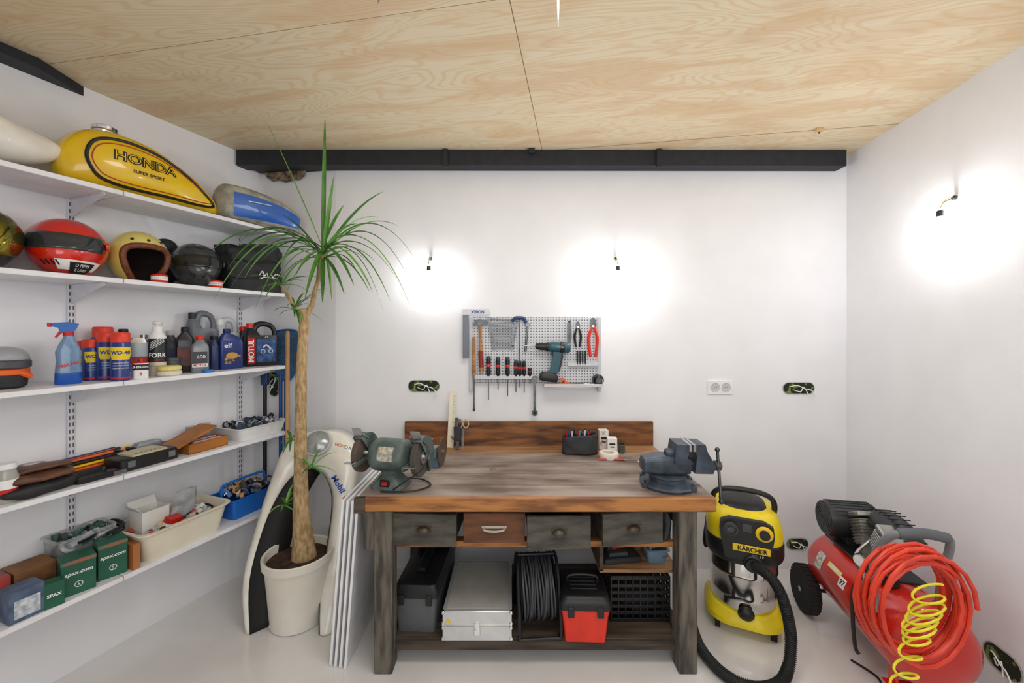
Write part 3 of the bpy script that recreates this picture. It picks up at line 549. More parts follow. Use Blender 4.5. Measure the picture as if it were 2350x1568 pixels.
g=G(); g.rod((0,0,0),(0,0,1.2),.012,M('#8c6a48',.6)); mk(g,'broom_handle',loc=(WX(682,2.6),2.60,0),rot=(0,0,0),label='darker wooden pole standing upright',cat='broom handle')
g=G(); g.rod((0,0,0),(0,0,1.25),.012,BLK); g.box((.05,.03,.12),(0,0,1.3),M('#243c6c',.4),b=.008); mk(g,'black_pole',loc=(WX(609,2.74),2.735,0),label='black pole tool standing in wall corner',cat='tool')
HOLE=M('#1a2214',.8,c2='#7a8a3a',sc=26,lo=.42,hi=.46)
def oval(loc,rot,w=.21,h=.075,wires=1):
    o=E('electrical_wall_box','unfinished oval electrical box opening with loose wires','electrical box',loc,rot,'open electrical boxes'); g=G()
    g.rl([(0,w,h,h/2),(.003,w,h,h/2)],HOLE,rot=(90,0,0),n=8); P=[(a,-.003,c) for a,c in rrect(w,h,h/2,8)]; g.tube(P,.002,M('#9c9c98',.8),6,1,True)
    mk(g,'box_opening',o,label='dark oval opening')
    g=G(); g.tube([(-w*.3,-.004,.01),(-w*.1,-.02,.02),(w*.1,-.025,.0),(w*.3,-.03,-.01),(w*.42,-.03,-.045),(w*.38,-.025,-.075)][:6 if wires else 4],.003,WHT); mk(g,'wire',o)
    g=G(); g.tube([(-w*.2,-.004,-.01),(0,-.02,-.02),(w*.1,-.02,.01),(w*.22,-.03,-.04)],.0026,WHT); mk(g,'wire',o)
oval((WX(973,2.7),2.698,WZ(886,2.7)),(0,0,0)); oval((WX(1832,2.7),2.698,WZ(891,2.7)),(0,0,0)); oval((WX(1829,2.7),2.698,WZ(1248,2.7)),(0,0,0),.145,.075)
oval((-1.66,2.781,WZ(882,2.78)),(0,90,-10.3),.17,.07,0)
yy=1.72; oval((2.205-.17*(2.21-yy)-.002,yy,.19),(0,0,-90-9.6),.16,.1)
o=E('double_wall_socket','white double wall socket with round recesses','socket',(WX(1652,2.7),2.6995,WZ(889,2.7))); g=G(); g.box((.172,.01,.095),(0,-.005,0),WHT,b=.004); mk(g,'socket_plate',o)
for s_ in (-.036,.036):
    g=G(); g.lathe([(.031,0),(.031,.003),(.028,.003),(.026,.001),(0.0001,.001)],M('#c9c9cc',.4),(s_,-.01,0),(90,0,0),cap=False)
    for q in (-.008,.008): g.cyl(.002,.003,(s_+q,-.0105,0),DSTEEL,(90,0,0),seg=10)
    mk(g,'socket_outlet',o)
def bulb(loc,rot,st):
    o=E('bare_wall_bulb','lit bare bulb hanging from black holder on wires','light bulb',loc,rot,'bare wall bulbs')
    g=G(); g.tube([(.0,.066,.12),(.004,.05,.125),(.0,.02,.11),(0,0,.07)],.002,M('#b8a23c',.5)); mk(g,'wire',o); g=G(); g.tube([(.0,.066,.12),(-.01,.045,.115),(-.008,.02,.1),(0,0,.07)],.002,BLK); g.sph(.012,(0,.06,.12),BLK2); mk(g,'wire',o)
    g=G(); g.lathe([(.008,.062),(.013,.058),(.014,.036),(.013,.03)],BLK); mk(g,'lamp_holder',o)
    g=G(); g.lathe([(.012,.03),(.018,.015),(.029,-.015),(.03,-.03),(.024,-.048),(.0,-.058)],M('#ffffff',.3,em=st,c2='#ffffff')); mk(g,'glass_bulb',o,label='glowing white bulb')
BW=130
bulb((WX(984,2.63),2.63,WZ(632,2.63)),(0,0,0),BW*.7); bulb((WX(1418,2.63),2.63,WZ(632,2.63)),(0,0,0),BW*1.35)
yy=1.945; bulb((2.205-.17*(2.21-yy)-.07,yy,WZ(512,yy)),(0,0,-99),BW*1.15)
# ---------------- plant
PX,PY=-1.2,2.24
o=E('potted_dragon_tree','tall ponytail palm in a white plastic pot','potted plant',(PX,PY,0))
g=G(); PT=M('#ebe7dc',.45,c2='#dcd6c8',sc=3)
g.lathe([(.13,0),(.14,.005),(.168,.33),(.181,.335),(.183,.375),(.178,.38),(.168,.375),(.162,.33),(.155,.3)],PT,seg=40)
for k in range(5):
    a=k*1.257; g.sph((.018,.018,.014),(.128*math.cos(a),.128*math.sin(a),.014),PT,seg=10)
mk(g,'plant_pot',o,label='white plastic pot with rim'); g=G(); g.lathe([(.15,.29),(.164,.335),(.1,.345),(0,.35)],M('#4a3424',.95,c2='#2c1c12',sc=30,bump=.8)); mk(g,'soil',o)
BK=M('#bfa37a',.85,c2='#977a50',sc=16,st=(4,4,1.4),bump=1.,lo=.38,hi=.62,det=8)
def pl(u,v,dy=0): x,y,z=W(u,v,PY+dy); return (x-PX,dy,z)
g=G(); TP=[pl(699,1330),pl(698,1290),pl(696,1240),pl(692,1180),pl(690,1080),pl(690,960),pl(692,840),pl(697,760),pl(698,715)]
Tq=cat(TP,6); Rq=[v_.x for v_ in cat([(a_,0,0) for a_ in [.085,.070,.055,.044,.035,.031,.028,.026,.026]],6)]
Rq=[r_*(1+.05*noise.noise(Vector((i_*.9,0,3)))) for i_,r_ in enumerate(Rq)]
g.tube(Tq,Rq,BK,18,0); g.tube([pl(698,725),pl(716,700),pl(722,670),pl(734,630),pl(740,585)],[.022,.014,.012,.012,.017],BK,10); g.tube([pl(695,725),pl(676,705),pl(662,680),pl(645,655)],[.02,.012,.01,.006],BK,10); g.sph((.029,.029,.012),pl(697,713),M('#c8a684',.8)); mk(g,'trunk',o)
LF=[M('#5c9438',.45,c2='#3c6e2a',sc=8),M('#78ac4a',.45,c2='#528838',sc=8),M('#447a30',.45,c2='#2f5a22',sc=8)]
def leafb(g,a,e,up,w,mat,n=16):
    a=Vector(a);e=Vector(e);c=a.lerp(e,.55)+Vector((0,0,up)); sd=(e-a).cross(Vector((0,0,1)))
    if sd.length<.06: sd=Vector((1,.3,0))
    sd.normalize(); V=[];Fs=[]
    for i in range(n+1):
        t=i/n; p=a*(1-t)**2+c*2*t*(1-t)+e*t*t; d=((c-a)*(1-t)+(e-c)*t).normalized()
        ww=w*min(1,.4+t*3)*(1-t**3.5)+.001; u_=sd.cross(d).normalized(); V+=[p-sd*ww+u_*ww*.35,p,p+sd*ww+u_*ww*.35]
        if i<n: k=i*3; Fs+=[[k,k+1,k+4,k+3],[k+1,k+2,k+5,k+4]]
    g.add(V,Fs,mat)
g=G(); cr=Vector(pl(741,572)); rr=random.Random(4)
for u,v,dy,up in ((746,268,.0,0),(612,280,-.05,.02),(766,405,-.1,.0),(630,490,.1,.1),(790,470,-.05,.03),(880,440,-.1,.09),(955,600,.0,.38),(940,700,-.1,.4),(470,590,0,.3),(490,690,-.1,.38),(530,660,-.2,.28),(915,520,.1,.18),(895,690,-.1,.28),(855,670,-.2,.16),(790,675,-.15,.07),(825,515,-.1,.09),(585,710,-.05,.3),(650,690,-.15,.14),(740,695,-.2,.03),(700,685,-.2,.05),(812,655,-.25,.1),(550,555,.1,.2),(600,600,-.1,.14),(860,600,-.15,.12),(910,640,.0,.24),(680,630,-.25,.08),(942,650,.1,.42),(590,535,.1,.15),(870,500,.15,.12),(520,620,.1,.32),(625,660,-.2,.16),(880,715,.05,.36),(560,640,.05,.28)):
    leafb(g,cr+Vector((0,0,rr.uniform(-.05,.02))),pl(u,v,dy),up,.0115,LF[rr.randrange(3)])
for i in range(9):
    az=rr.random()*2*pi; Ln=rr.uniform(.25,.42)
    leafb(g,cr+Vector((0,0,rr.uniform(-.09,.0))),cr+Vector((math.cos(az)*Ln,.7*math.sin(az)*Ln,rr.uniform(-.3,-.02))),rr.uniform(.1,.2),.0095,LF[rr.randrange(3)])
for c_,n_,L_ in ((pl(646,655),12,.2),(pl(676,712),16,.16),(pl(714,1075,-.03),9,.13),(pl(655,1160,-.05),9,.12),(pl(668,1010,-.02),7,.1)):
    for i in range(n_):
        az=rr.random()*2*pi; q=Vector(c_); Ln=rr.uniform(.6,1.1)*L_
        leafb(g,q,q+Vector((math.cos(az)*Ln,math.sin(az)*Ln*.8,rr.uniform(-.6,.8)*Ln)),.3*Ln,.006,LF[rr.randrange(3)],10)
g.tube([pl(694,1080),pl(714,1075,-.03)],.004,LF[0],6,0); g.tube([pl(690,1180),pl(655,1160,-.05)],.004,LF[0],6,0); g.tube([pl(690,1010),pl(668,1010,-.02)],.004,LF[0],6,0)
mk(g,'foliage',o,label='long thin arching green leaves')
# ---------------- fairing
o=E('motorcycle_fairing','white motorcycle front fairing with headlight, standing on floor','motorcycle fairing',(-1.15,2.2,0))
def fp(q): x,y,z=W(*q); return Vector((x+1.15,y-2.2,max(z,.003)))
O=[(562,1453,2.13),(558,1330,2.2),(596,1180,2.32),(628,1085,2.40),(655,1025,2.46),(708,993,2.5),(775,998,2.5),(812,1032,2.48),(812,1085,2.44),(802,1180,2.38),(794,1300,2.28),(780,1390,2.2),(764,1453,2.13)]
I=[(574,1457,2.115),(574,1330,2.19),(610,1200,2.29),(650,1120,2.36),(684,1085,2.42),(715,1076,2.45),(742,1088,2.45),(758,1120,2.43),(762,1160,2.4),(754,1230,2.34),(738,1330,2.24),(733,1400,2.18),(733,1457,2.11)]
Oc=cat([fp(q) for q in O],5); Ic=cat([fp(q) for q in I],5); FW=M('#f1eee6',.3,c2='#e2dccf',sc=7,coat=.5)
n=len(Oc); V=[];K=7
for a,c in zip(Oc,Ic):
    for k in range(K+1):
        t=k/K; p=a.lerp(c,t); p=p+Vector((0,-.035*math.sin(pi*t)*min(1,(a-c).length/.15),0)); V.append(p)
for a in Oc: V.append(a+Vector((.0,.03 if a.x<-.05 else .1,0)))
g=G(); Fs=[[i*(K+1)+k,(i+1)*(K+1)+k,(i+1)*(K+1)+k+1,i*(K+1)+k+1] for i in range(n-1) for k in range(K)]; b0=n*(K+1)
Fs+=[[b0+i,b0+i+1,(i+1)*(K+1),i*(K+1)] for i in range(n-1)]
for v in V: v.z=max(v.z,.003)
g.add(V,Fs,FW); mk(g,'fairing_shell',o,solid=.003,ang=60)
g=G(); V=[Vector(c) for c in Ic]+[c+Vector((-.02 if c.x>.0 else .13,.12,-.0)) for c in Ic]; g.add(V,[[i,i+1,n+i+1,n+i] for i in range(n-1)],M('#1b1b1c',.7)); mk(g,'inner_lining',o,label='black inner lining',solid=.002)
g=G(); g.tube(Ic,.003,BLK,6,0); mk(g,'edge_trim',o)
hl=fp((728,1016,2.42)); g=G(); g.lathe([(.072,-.02),(.08,-.01),(.082,.0),(.078,.008),(.07,.006)],M('#c8c8c4',.3),hl,(58,0,8),cap=False); g.lathe([(.07,.004),(.045,.02),(0,.026)],M('#b0b4b4',.2,.4,c2='#8a9090'),hl,(58,0,8),cap=False); mk(g,'headlight',o,label='round glass headlight')
pos=fp((788,1024,2.43))
for i,(ch,cc) in enumerate(zip('HONDA',['#c81a1a','#e87a1a','#d8a81a','#2a8a3a','#1c3f9a'])): text(ch,.028,M(cc,.5),o,loc=(pos.x-.042+.02*i,pos.y+.0,pos.z+.01-.006*i),rot=(0,14,0),bold=.01)
pos=fp((776,1112,2.36))
text('Mobil',.05,M('#1c4ea8',.5),o,loc=(pos.x,pos.y,pos.z),rot=(0,58,0),bold=.03); text('1',.05,TXR,o,loc=(pos.x+.04,pos.y,pos.z-.075),rot=(0,58,0),bold=.03)
for i in range(4):
    g=G(); g.box((.012,.5,.8),(0,0,.4),M('#f0f0f2',.4),b=.001)
    mk(g,'white_board',loc=(-.876+i*.026,2.17-.006*i,.002),rot=(0,4.3,0),label='white melamine board leaning against workbench side',cat='board',group='white boards leaning on workbench')
# ---------------- workbench
o=E('workbench','old stained wooden workbench with drawers and lower shelf','workbench',(.115,2.245,0))
ox,oy=.115,2.245
def lb(x,y,z): return (x-ox,y-oy,z)
TOPM=M('#9e9086',.5,c2='#5e4c40',sc=3.4,st=(.8,2.6,1),det=14,bump=.25,lo=.34,hi=.62); EDG=M('#b0763e',.55,c2='#744625',sc=5,st=(.8,6,6),bump=.5,det=11,lo=.38,hi=.58); PLK=M('#b58a62',.55,c2='#86603e',sc=4,st=(.7,7,7),bump=.2,det=9)
LEG=M('#6c655b',.75,c2='#3a3631',sc=9,st=(4,4,.6),bump=.6,det=9,lo=.36,hi=.62); DK=M('#54473b',.7,c2='#332a22',sc=4,st=(1,8,8),bump=.3,det=6); BRW=M('#7c4c2c',.6,c2='#56321c',sc=5,st=(1,6,6),bump=.3,det=8)
g=G(); xl,xr=-.715,.941; w=xr-xl; cx=(xl+xr)/2
g.box((w-.004,.655,.045),lb(cx,2.165,.827),TOPM,b=.004); g.box((w-.004,.165,.045),lb(cx,2.575,.827),PLK,b=.003); g.box((w,.022,.066),lb(cx,1.839,.817),EDG,b=.005); g.box((w,.8,.03),lb(cx,2.25,.79),DK)
g.box((.05,.026,.07),lb(-.70,1.836,.815),DK,b=.002)
for yy_ in (1.98,2.14,2.31): g.box((w-.01,.0025,.0012),lb(cx,yy_,.8496),DK,b=.0001)
mk(g,'bench_top',o)
g=G(); g.box((w,.025,.16),lb(cx,2.664,.928),M('#8a5830',.6,c2='#482a16',sc=5,st=(.9,5,5),bump=.4,det=11,lo=.36,hi=.6),b=.002); mk(g,'backboard',o,label='dark brown wooden rear board')
for x_ in (-.607,.829):
    for y_ in (1.915,2.58):
        g=G(); g.box((.085,.085,.775),lb(x_,y_,.3875),LEG,b=.004); mk(g,'leg',o)
    for z_ in (.7,.09): g=G(); g.box((.04,.6,.09),lb(x_,2.25,z_),DK); mk(g,'side_rail',o)
g=G(); g.box((.085,.04,.2),lb(-.66,1.9,.68),LEG,b=.004); mk(g,'corner_block',o)
for a_,c_,m_ in (((1.36,.05,.03),(.11,1.97,.575),EDG),((1.36,.03,.06),(.11,2.56,.575),DK)): g=G(); g.box(a_,lb(*c_),m_,b=.002); mk(g,'drawer_rail',o,label='long wooden rail under drawers')
g=G(); g.box((1.5,.62,.03),lb(.11,2.25,.105),DK); g.box((1.36,.02,.045),lb(.11,1.935,.095),DK); mk(g,'lower_shelf',o)
g=G(); g.box((.40,.5,.018),lb(.64,2.25,.41),PLK); g.box((.02,.5,.15),lb(.45,2.25,.485),DK); mk(g,'middle_shelf',o,label='short plywood shelf')
def drawer(x0,x1,yf,z0,z1,mat,hm,rot=0,ch=0):
    w=x1-x0; h=z1-z0; c=lb((x0+x1)/2,yf,z0); g=G()
    g.box((w,.02,h),(0,0,h/2),mat,b=.002); g.box((w-.03,.35,.008),(0,.18,.01),DK); g.box((.012,.35,h*.8),(-w/2+.02,.18,h*.42),DK); g.box((.012,.35,h*.8),(w/2-.02,.18,h*.42),DK); g.box((w-.04,.012,h*.8),(0,.35,h*.42),DK)
    d=mk(g,'drawer',o,loc=c,rot=(0,0,rot),label='dark grey-green wooden drawer' if mat is not BRW else 'reddish-brown wooden drawer')
    g=G()
    if ch: CH_=M('#d4cdbf',.5); g.tube([(-.05,-.01,h*.52),(-.045,-.03,h*.5),(0,-.035,h*.47),(.045,-.03,h*.5),(.05,-.01,h*.52)],.005,CH_); g.box((.12,.004,.012),(0,-.012,h*.54),CH_)
    else: 
        def cup(a,c2): A=math.radians(a);B=math.radians(c2); return (.032*math.cos(A),-.012-.024*math.sin(A)*math.cos(B),h*.5+.022*math.sin(B)*math.sin(A)+.0)
        g.surf(cup,0,180,12,-20,90,6,hm); g.box((.075,.003,.03),(0,-.0115,h*.53),hm)
    mk(g,'drawer_handle',d)
DG=M('#565349',.7,c2='#383430',sc=7,st=(1,4,4),bump=.4,det=9,lo=.36,hi=.62); BRS=M('#5c5244',.45,.7)
drawer(-.572,-.262,1.89,.60,.752,DG,BRS,-4); drawer(-.235,.062,1.935,.592,.735,BRW,BRS,0,1); drawer(.07,.37,1.875,.592,.748,DG,BRS,2); drawer(.425,.725,1.90,.60,.755,DG,BRS,8)
g=G(); soft(g,.055,.06,.13,BLK2,.03,2.4); mk(g,'black_glove',loc=(.757,1.965,.5902),label='crumpled black work glove beside drawers',cat='glove')
ZS=.12
def gr(name,label,cat_,x,y,rz=0,z=ZS+.0005): return E(name,label,cat_,(x,y,z),(0,0,rz))
o=gr('toolbox','grey plastic toolbox with black lid and handle','toolbox',-.465,2.22,-3); DGp=M('#5c5f62',.5,bump=.1,sc=60)
g=G(); g.rl([(0,.19,.48,.015),(.17,.21,.5,.02),(.175,.22,.51,.02)],DGp,n=3); mk(g,'box_body',o); g=G(); g.rl([(.176,.225,.515,.02),(.2,.225,.515,.02),(.235,.2,.49,.03),(.24,.18,.47,.03)],BLK,n=3); g.box((.05,.3,.02),(0,0,.25),BLK,b=.006); mk(g,'lid',o,label='black lid')
for s_ in (-.07,.07): g=G(); g.box((.03,.008,.05),(s_,-.262,.17),BLK); mk(g,'latch',o)
g=G(); g.rl([(0,.2,.16,.01),(.08,.22,.18,.02),(.1,.2,.15,.02)],BLK); g.box((.1,.03,.02),(0,0,.11),BLK); mk(g,'small_black_case',loc=(-.45,2.35,.382),label='small black case stacked on toolbox',cat='case')
o=gr('aluminium_case','silver aluminium case with ribbed lid and latch','flight case',-.168,2.135); AL=M('#d9dadb',.35,.55,c2='#cdced0'); g=G()
g.box((.335,.43,.07),(0,0,.036),AL,b=.003); mk(g,'case_body',o); g=G(); g.box((.335,.43,.07),(0,0,.11),AL,b=.003); RIB=M('#b4b1ac',.5,.3)
g.box((.30,.395,.001),(0,0,.1452),RIB,b=.0002)
for k in range(52): g.box((.298,.0035,.0012),(0,-.19+k*.00745,.1458),RIB,b=.0003)
g.box((.34,.006,.006),(0,-.215,.0775),CHR)
mk(g,'lid',o,label='finely ribbed aluminium lid')
for sx_ in (-.164,.164):
    for z_ in (.012,.064,.084,.136): g=G(); g.box((.018,.018,.018),(sx_,-.21,z_),CHR,b=.004); mk(g,'corner_cap',o,label='chrome corner cap')
g=G(); g.box((.03,.008,.03),(-.0,-.218,.045),CHR); g.box((.028,.008,.032),(.0,-.218,.075),CHR); mk(g,'latch',o); g=G(); g.prism([(-.012,0),(.012,0),(0,.02)],.001,YEL,(-.14,-.2165,.09)); mk(g,'warning_sticker',o)
o=gr('cable_reel','black electrical extension cable reel on tube frame','cable reel',.125,2.08,4)
g=G()
for s_ in (-.085,.085): g.lathe([(.02,-.003),(.15,-.003),(.155,0),(.15,.003),(.02,.003)],BLK,(s_,0,.17),(0,90,0),40)
g.cyl(.06,.17,(-.085,0,.17),BLK,(0,90,0)); mk(g,'drum',o); g=G(); CB=M('#44454a',.5)
for k in range(14):
    for q_ in range(2):
        x_=-.074+k*.0114; r_=.13+.012*q_+.008*math.sin(k*2.1+q_); g.tube([(x_+.006*math.sin(t*2+k),r_*math.cos(t),.17+r_*math.sin(t)) for t in [j*pi/8 for j in range(16)]],.0062,CB,6,1,True)
mk(g,'wound_cable',o); g=G()
for s_ in (-.1,.1): g.tube([(s_,-.16,.01),(s_,.15,.01),(s_,.1,.25),(s_,.0,.33),(s_,-.1,.25)],.008,BLK,8,4,True)
g.rod((-.1,-.16,.01),(.1,-.16,.01),.008,BLK); g.rod((-.1,0,.33),(.1,0,.33),.01,BLK); g.rod((-.1,0,.17),(.1,0,.17),.012,BLK); mk(g,'frame',o)
o=gr('toolbox','bright red plastic toolbox with black lid','toolbox',.357,2.03,-2); RP=M('#e8361e',.4,c2='#d62c18'); g=G(); g.rl([(0,.195,.23,.015),(.13,.225,.25,.02),(.15,.235,.26,.02),(.16,.235,.26,.02)],RP); mk(g,'box_body',o)
g=G(); g.rl([(.161,.245,.27,.02),(.19,.245,.27,.025),(.215,.22,.24,.03),(.22,.2,.22,.03)],BLK)
for k in range(5): g.box((.13,.008,.006),(0,-.06+.03*k,.222),BLK2)
mk(g,'lid',o,label='black lid'); g=G(); g.tube([(-.07,0,.2),(-.065,0,.25),(.065,0,.25),(.07,0,.2)],.009,BLK); mk(g,'handle',o)
for s_ in (-.07,.07): g=G(); g.box((.03,.01,.05),(s_,-.135,.155),BLK); mk(g,'latch',o)
o=gr('plastic_crate','black slatted plastic crate','crate',.66,2.19); g=G(); cw,cd,chh=.3,.28,.235
for z_ in (0.01,.045,.08,.115,.15,.185,.225):
    for s_ in (-1,1): g.box((cw,.006,.016 if z_<.2 else .022),(0,s_*cd/2,z_),BLK,b=.001); g.box((.006,cd,.016 if z_<.2 else .022),(s_*cw/2,0,z_),BLK,b=.001)
for k in range(9):
    for s_ in (-1,1): g.box((.008,.008,chh),(-cw/2+cw*k/8,s_*cd/2,chh/2),BLK,b=.001); g.box((.008,.008,chh),(s_*cw/2,-cd/2+cd*k/8,chh/2),BLK,b=.001)
g.box((cw,cd,.006),(0,0,.003),BLK); mk(g,'crate_body',o)
g=G(); soft(g,.26,.24,.13,M('#202124',.8),.02,3); mk(g,'dark_cloth',loc=(.66,2.19,.127),label='dark cloth bundle inside crate',cat='cloth')
g=G(); g.box((.2,.12,.03),(0,0,.015),M('#2c2e32',.5),b=.005); g.box((.1,.08,.02),(-.02,0,.04),M('#3c4044',.5)); mk(g,'flat_tool_case',loc=(.565,2.1,.4195),rot=(0,0,8),label='flat dark tool case on short shelf',cat='case')
g=G(); g.rod((-.07,0,.02),(.05,0,.02),.018,RED); g.sph((.03,.025,.02),(.06,0,.022),RED); g.box((.03,.02,.02),(-.08,0,.02),BLK); mk(g,'red_flashlight',loc=(.58,2.1,.4725),rot=(0,0,20),label='red hand tool on flat case',cat='tool')
g=G(); g.tub(.11,.16,.07,.003,M('#7c9cb4',.3,tr=.3),r=.02); bits(g,.06,.1,.03,8,[M('#8aa4b8',.4),BLK],.03,4); mk(g,'blue_tray',loc=(.75,2.12,.4195),label='pale blue plastic tray of bits',cat='tray')
# ---------------- bench top items
ZT=.8502
o=E('bench_grinder','old green-grey double-wheel bench grinder','bench grinder',(-.60,1.985,ZT),(0,0,-12)); GG=M('#5c6a66',.45,c2='#3c4844',sc=14,bump=.2,det=8)
g=G(); g.rl([(0,.17,.15,.03),(.012,.165,.145,.03),(.03,.13,.11,.03),(.06,.09,.08,.03),(.085,.1,.09,.03)],GG,n=4)
g.lathe([(.04,-.105),(.065,-.095),(.078,-.075),(.08,-.06),(.08,.06),(.078,.075),(.065,.095),(.04,.105)],GG,(0,0,.15),(0,90,0),32)
mk(g,'motor_body',o); g=G(); g.surf(lambda a,c:(c,-.081*math.cos(a),.15+.081*math.sin(a)),-.1,.75,6,-.035,.045,4,M('#c8c2b0',.5,c2='#8a8474',sc=60)); mk(g,'rating_plate',o)
g=G(); g.box((.05,.008,.035),(0,-.066,.03),BLK); g.box((.028,.012,.018),(.0,-.07,.03),RED); mk(g,'switch',o,label='red power switch')
for s_ in (-1,1):
    g=G(); g.rod((s_*.1,0,.15),(s_*.2,0,.15),.012,STEEL); g.lathe([(.015,-.013),(.09,-.013),(.093,-.01),(.093,.01),(.09,.013),(.015,.013)],M('#5a4c44' if s_<0 else '#4a4440',.9,bump=.4,sc=90),(s_*.155,0,.15),(0,90,0),36); g.lathe([(0,-.02),(.035,-.02),(.035,.02),(0,.02)],STEEL,(s_*.155,0,.15),(0,90,0)); g.cyl(.014,.015,(s_*.182,0,.15),STEEL,(0,90,0),seg=6); mk(g,'grinding_wheel',o)
    g=G(); pr=[(.103*math.cos(math.radians(a)),.103*math.sin(math.radians(a))) for a in range(-60,136,14)]
    V=[(s_*.155+dx,q[0],.15+q[1]) for dx in (-.026,.026) for q in pr]; m_=len(pr); g.add(V,[[i,i+1,m_+i+1,m_+i] for i in range(m_-1)],GG)
    for sd_ in (-.026,.026):
        ctr=[(s_*.155+sd_,.02,.15)]+[(s_*.155+sd_,q[0],.15+q[1]) for q in pr]; g.add(ctr,[[0,i+1,i+2] for i in range(m_-1)],GG)
    mk(g,'wheel_guard',o,solid=.003)
    g=G(); g.box((.05,.03,.004),(s_*.155,-.115,.135),STEEL); g.box((.004,.11,.02),(s_*.125,-.08,.128),GG); mk(g,'tool_rest',o); g=G(); g.box((.05,.003,.07),(s_*.155,-.05,.258),STEEL,rot=(25,0,0)); g.rod((s_*.13,.0,.225),(s_*.13,-.06,.26),.005,STEEL); mk(g,'spark_shield',o)
g=G(); g.tube([(.03,.05,.02),(.12,.08,.008),(.2,.02,.008),(.16,-.06,.008),(.06,-.1,.008),(.0,-.105,.008)],.004,BLK); g.tube([(.16,-.02,.24),(.22,-.05,.2),(.2,-.08,.12),(.12,-.09,.06),(.05,-.08,.01)],.003,BLK); mk(g,'power_cable',o)
g=G(); g.lathe([(.012,-.002),(.075,-.002),(.075,.002),(.012,.002)],M('#6a5a4c',.5,.5),(.0,0,.085),(0,90,0),36); g.box((.09,.09,.05),(-.06,.02,.025),M('#5f7c94',.4)); g.rod((-.06,0,.085),(.01,0,.085),.012,STEEL); g.box((.07,.06,.06),(-.06,0,.08),M('#7890a0',.4)); g.box((.05,.03,.05),(-.08,0,.13),STEEL,b=.006); mk(g,'sharpening_attachment',loc=(WX(1015,2.25),2.25,ZT),rot=(0,0,-8),label='blue-grey sharpening machine with thin disc',cat='machine')
o=E('bench_vise','blue-grey cast iron bench vise on swivel base','bench vise',(.775,1.99,ZT),(0,0,-4)); VB=M('#4c5864',.4,c2='#2f3842',sc=14,bump=.3,m=.3,det=8)
g=G(); g.lathe([(.13,0),(.132,.012),(.12,.022),(.085,.028),(.085,.045),(.09,.05),(.09,.06),(.0,.062)],VB,seg=40)
for a in (20,140,200,320): q=math.radians(a); g.cyl(.018,.024,(.125*math.cos(q),.125*math.sin(q),0),VB); g.cyl(.008,.034,(.125*math.cos(q),.125*math.sin(q),0),DSTEEL,seg=6)
mk(g,'swivel_base',o)
g=G(); R=[]
for x_,zc,hz,wy in ((-.13,.1,.022,.03),(-.12,.1,.036,.045),(-.06,.105,.045,.055),(.0,.105,.046,.055),(.06,.105,.045,.05),(.1,.105,.04,.045)): R.append([(x_,a,zc+c) for a,c in rrect(wy*2,hz*2,.018,4)])
g.loft(R,VB); g.prism([(.015,.12),(.075,.12),(.085,.18),(.085,.215),(.03,.215),(.025,.19)],.12,VB); g.box((.06,.06,.03),(.02,0,.16),VB,b=.008); mk(g,'fixed_jaw',o)
g=G(); g.box((.16,.055,.05),(.13,0,.1),VB,b=.006); g.prism([(.115,.075),(.2,.075),(.215,.11),(.175,.18),(.165,.215),(.118,.215),(.118,.19),(.125,.15)],.11,VB); mk(g,'sliding_jaw',o)
for x_ in (.092,.111): g=G(); g.box((.014,.13,.035),(x_,0,.2),STEEL); mk(g,'jaw_plate',o,label='steel jaw plate')
g=G(); g.rod((.1,0,.1),(.25,0,.1),.016,DSTEEL); g.lathe([(.02,0),(.024,.005),(.024,.03),(.018,.035)],DSTEEL,(.225,0,.1),(0,90,0)); g.rod((.243,-.0,.175),(.243,-.04,-.06),.007,DSTEEL); g.sph(.012,(.243,0,.178),DSTEEL); g.sph(.012,(.243,-.041,-.063),DSTEEL); mk(g,'screw_handle',o,label='steel screw and handle bar')
g=G(); g.box((.042,.004,.36),(0,0,.18),M('#ece4cc',.5),b=.001)
for k in range(34): g.box((.012 if k%5 else .02,.001,.001),(.012,-.0023,.01+k*.01),TXB,b=.0001)
mk(g,'wooden_ruler',loc=(WX(1033,2.6),2.60,ZT+.001),rot=(-6,2,0),label='white ruler standing against rear board',cat='ruler')
o=E('caliper','black caliper leaning on rear board','caliper',(WX(1050,2.56),2.56,ZT+.001),(-10,-3,0)); g=G(); g.box((.022,.005,.2),(0,0,.1),M('#55585c',.35,.7)); g.box((.045,.014,.09),(.003,-.005,.1),BLK,b=.003); mk(g,'caliper_body',o)
for pz_ in ([(-.01,.18),(.03,.175),(.03,.185),(.0,.2)],[(-.03,.06),(-.01,.06),(-.01,.07),(-.045,.09)]): g=G(); g.prism(pz_,.005,DSTEEL); mk(g,'caliper_jaw',o)
o=E('scissors','scissors with pale handles standing against rear board','scissors',(WX(1062,2.62),2.62,ZT+.001)); g=G(); g.prism([(-.008,.0),(.008,0),(.012,.12),(-.012,.12)],.004,STEEL); mk(g,'blade',o)
for s_ in (-1,1):
    g=G(); g.tube([(s_*.02+.017*math.cos(t),0,.15+.026*math.sin(t)) for t in [k*pi/4 for k in range(8)]],.005,M('#b8b89a',.5),6,3,True); mk(g,'scissor_handle',o)
o=E('pencil_pouch','open black fabric pouch full of pens','pouch',(WX(1330,2.5),2.50,ZT)); g=G()
def pf(a,c):
    A=2*pi*a; e=2/3.5; q=lambda t:math.copysign(abs(t)**e,t); n_=noise.noise(Vector((math.cos(A),math.sin(A),c))*2)*.006; s_=1-.06*c
    return (.112*s_*q(math.cos(A))+n_,.055*q(math.sin(A))*(1-.2*c)+n_,.115*c+.012*math.cos(A)*c)
g.surf(pf,0,1,40,0,1,10,BLK2); g.box((.2,.09,.004),(0,0,.003),BLK2); mk(g,'pouch_body',o,solid=.003)
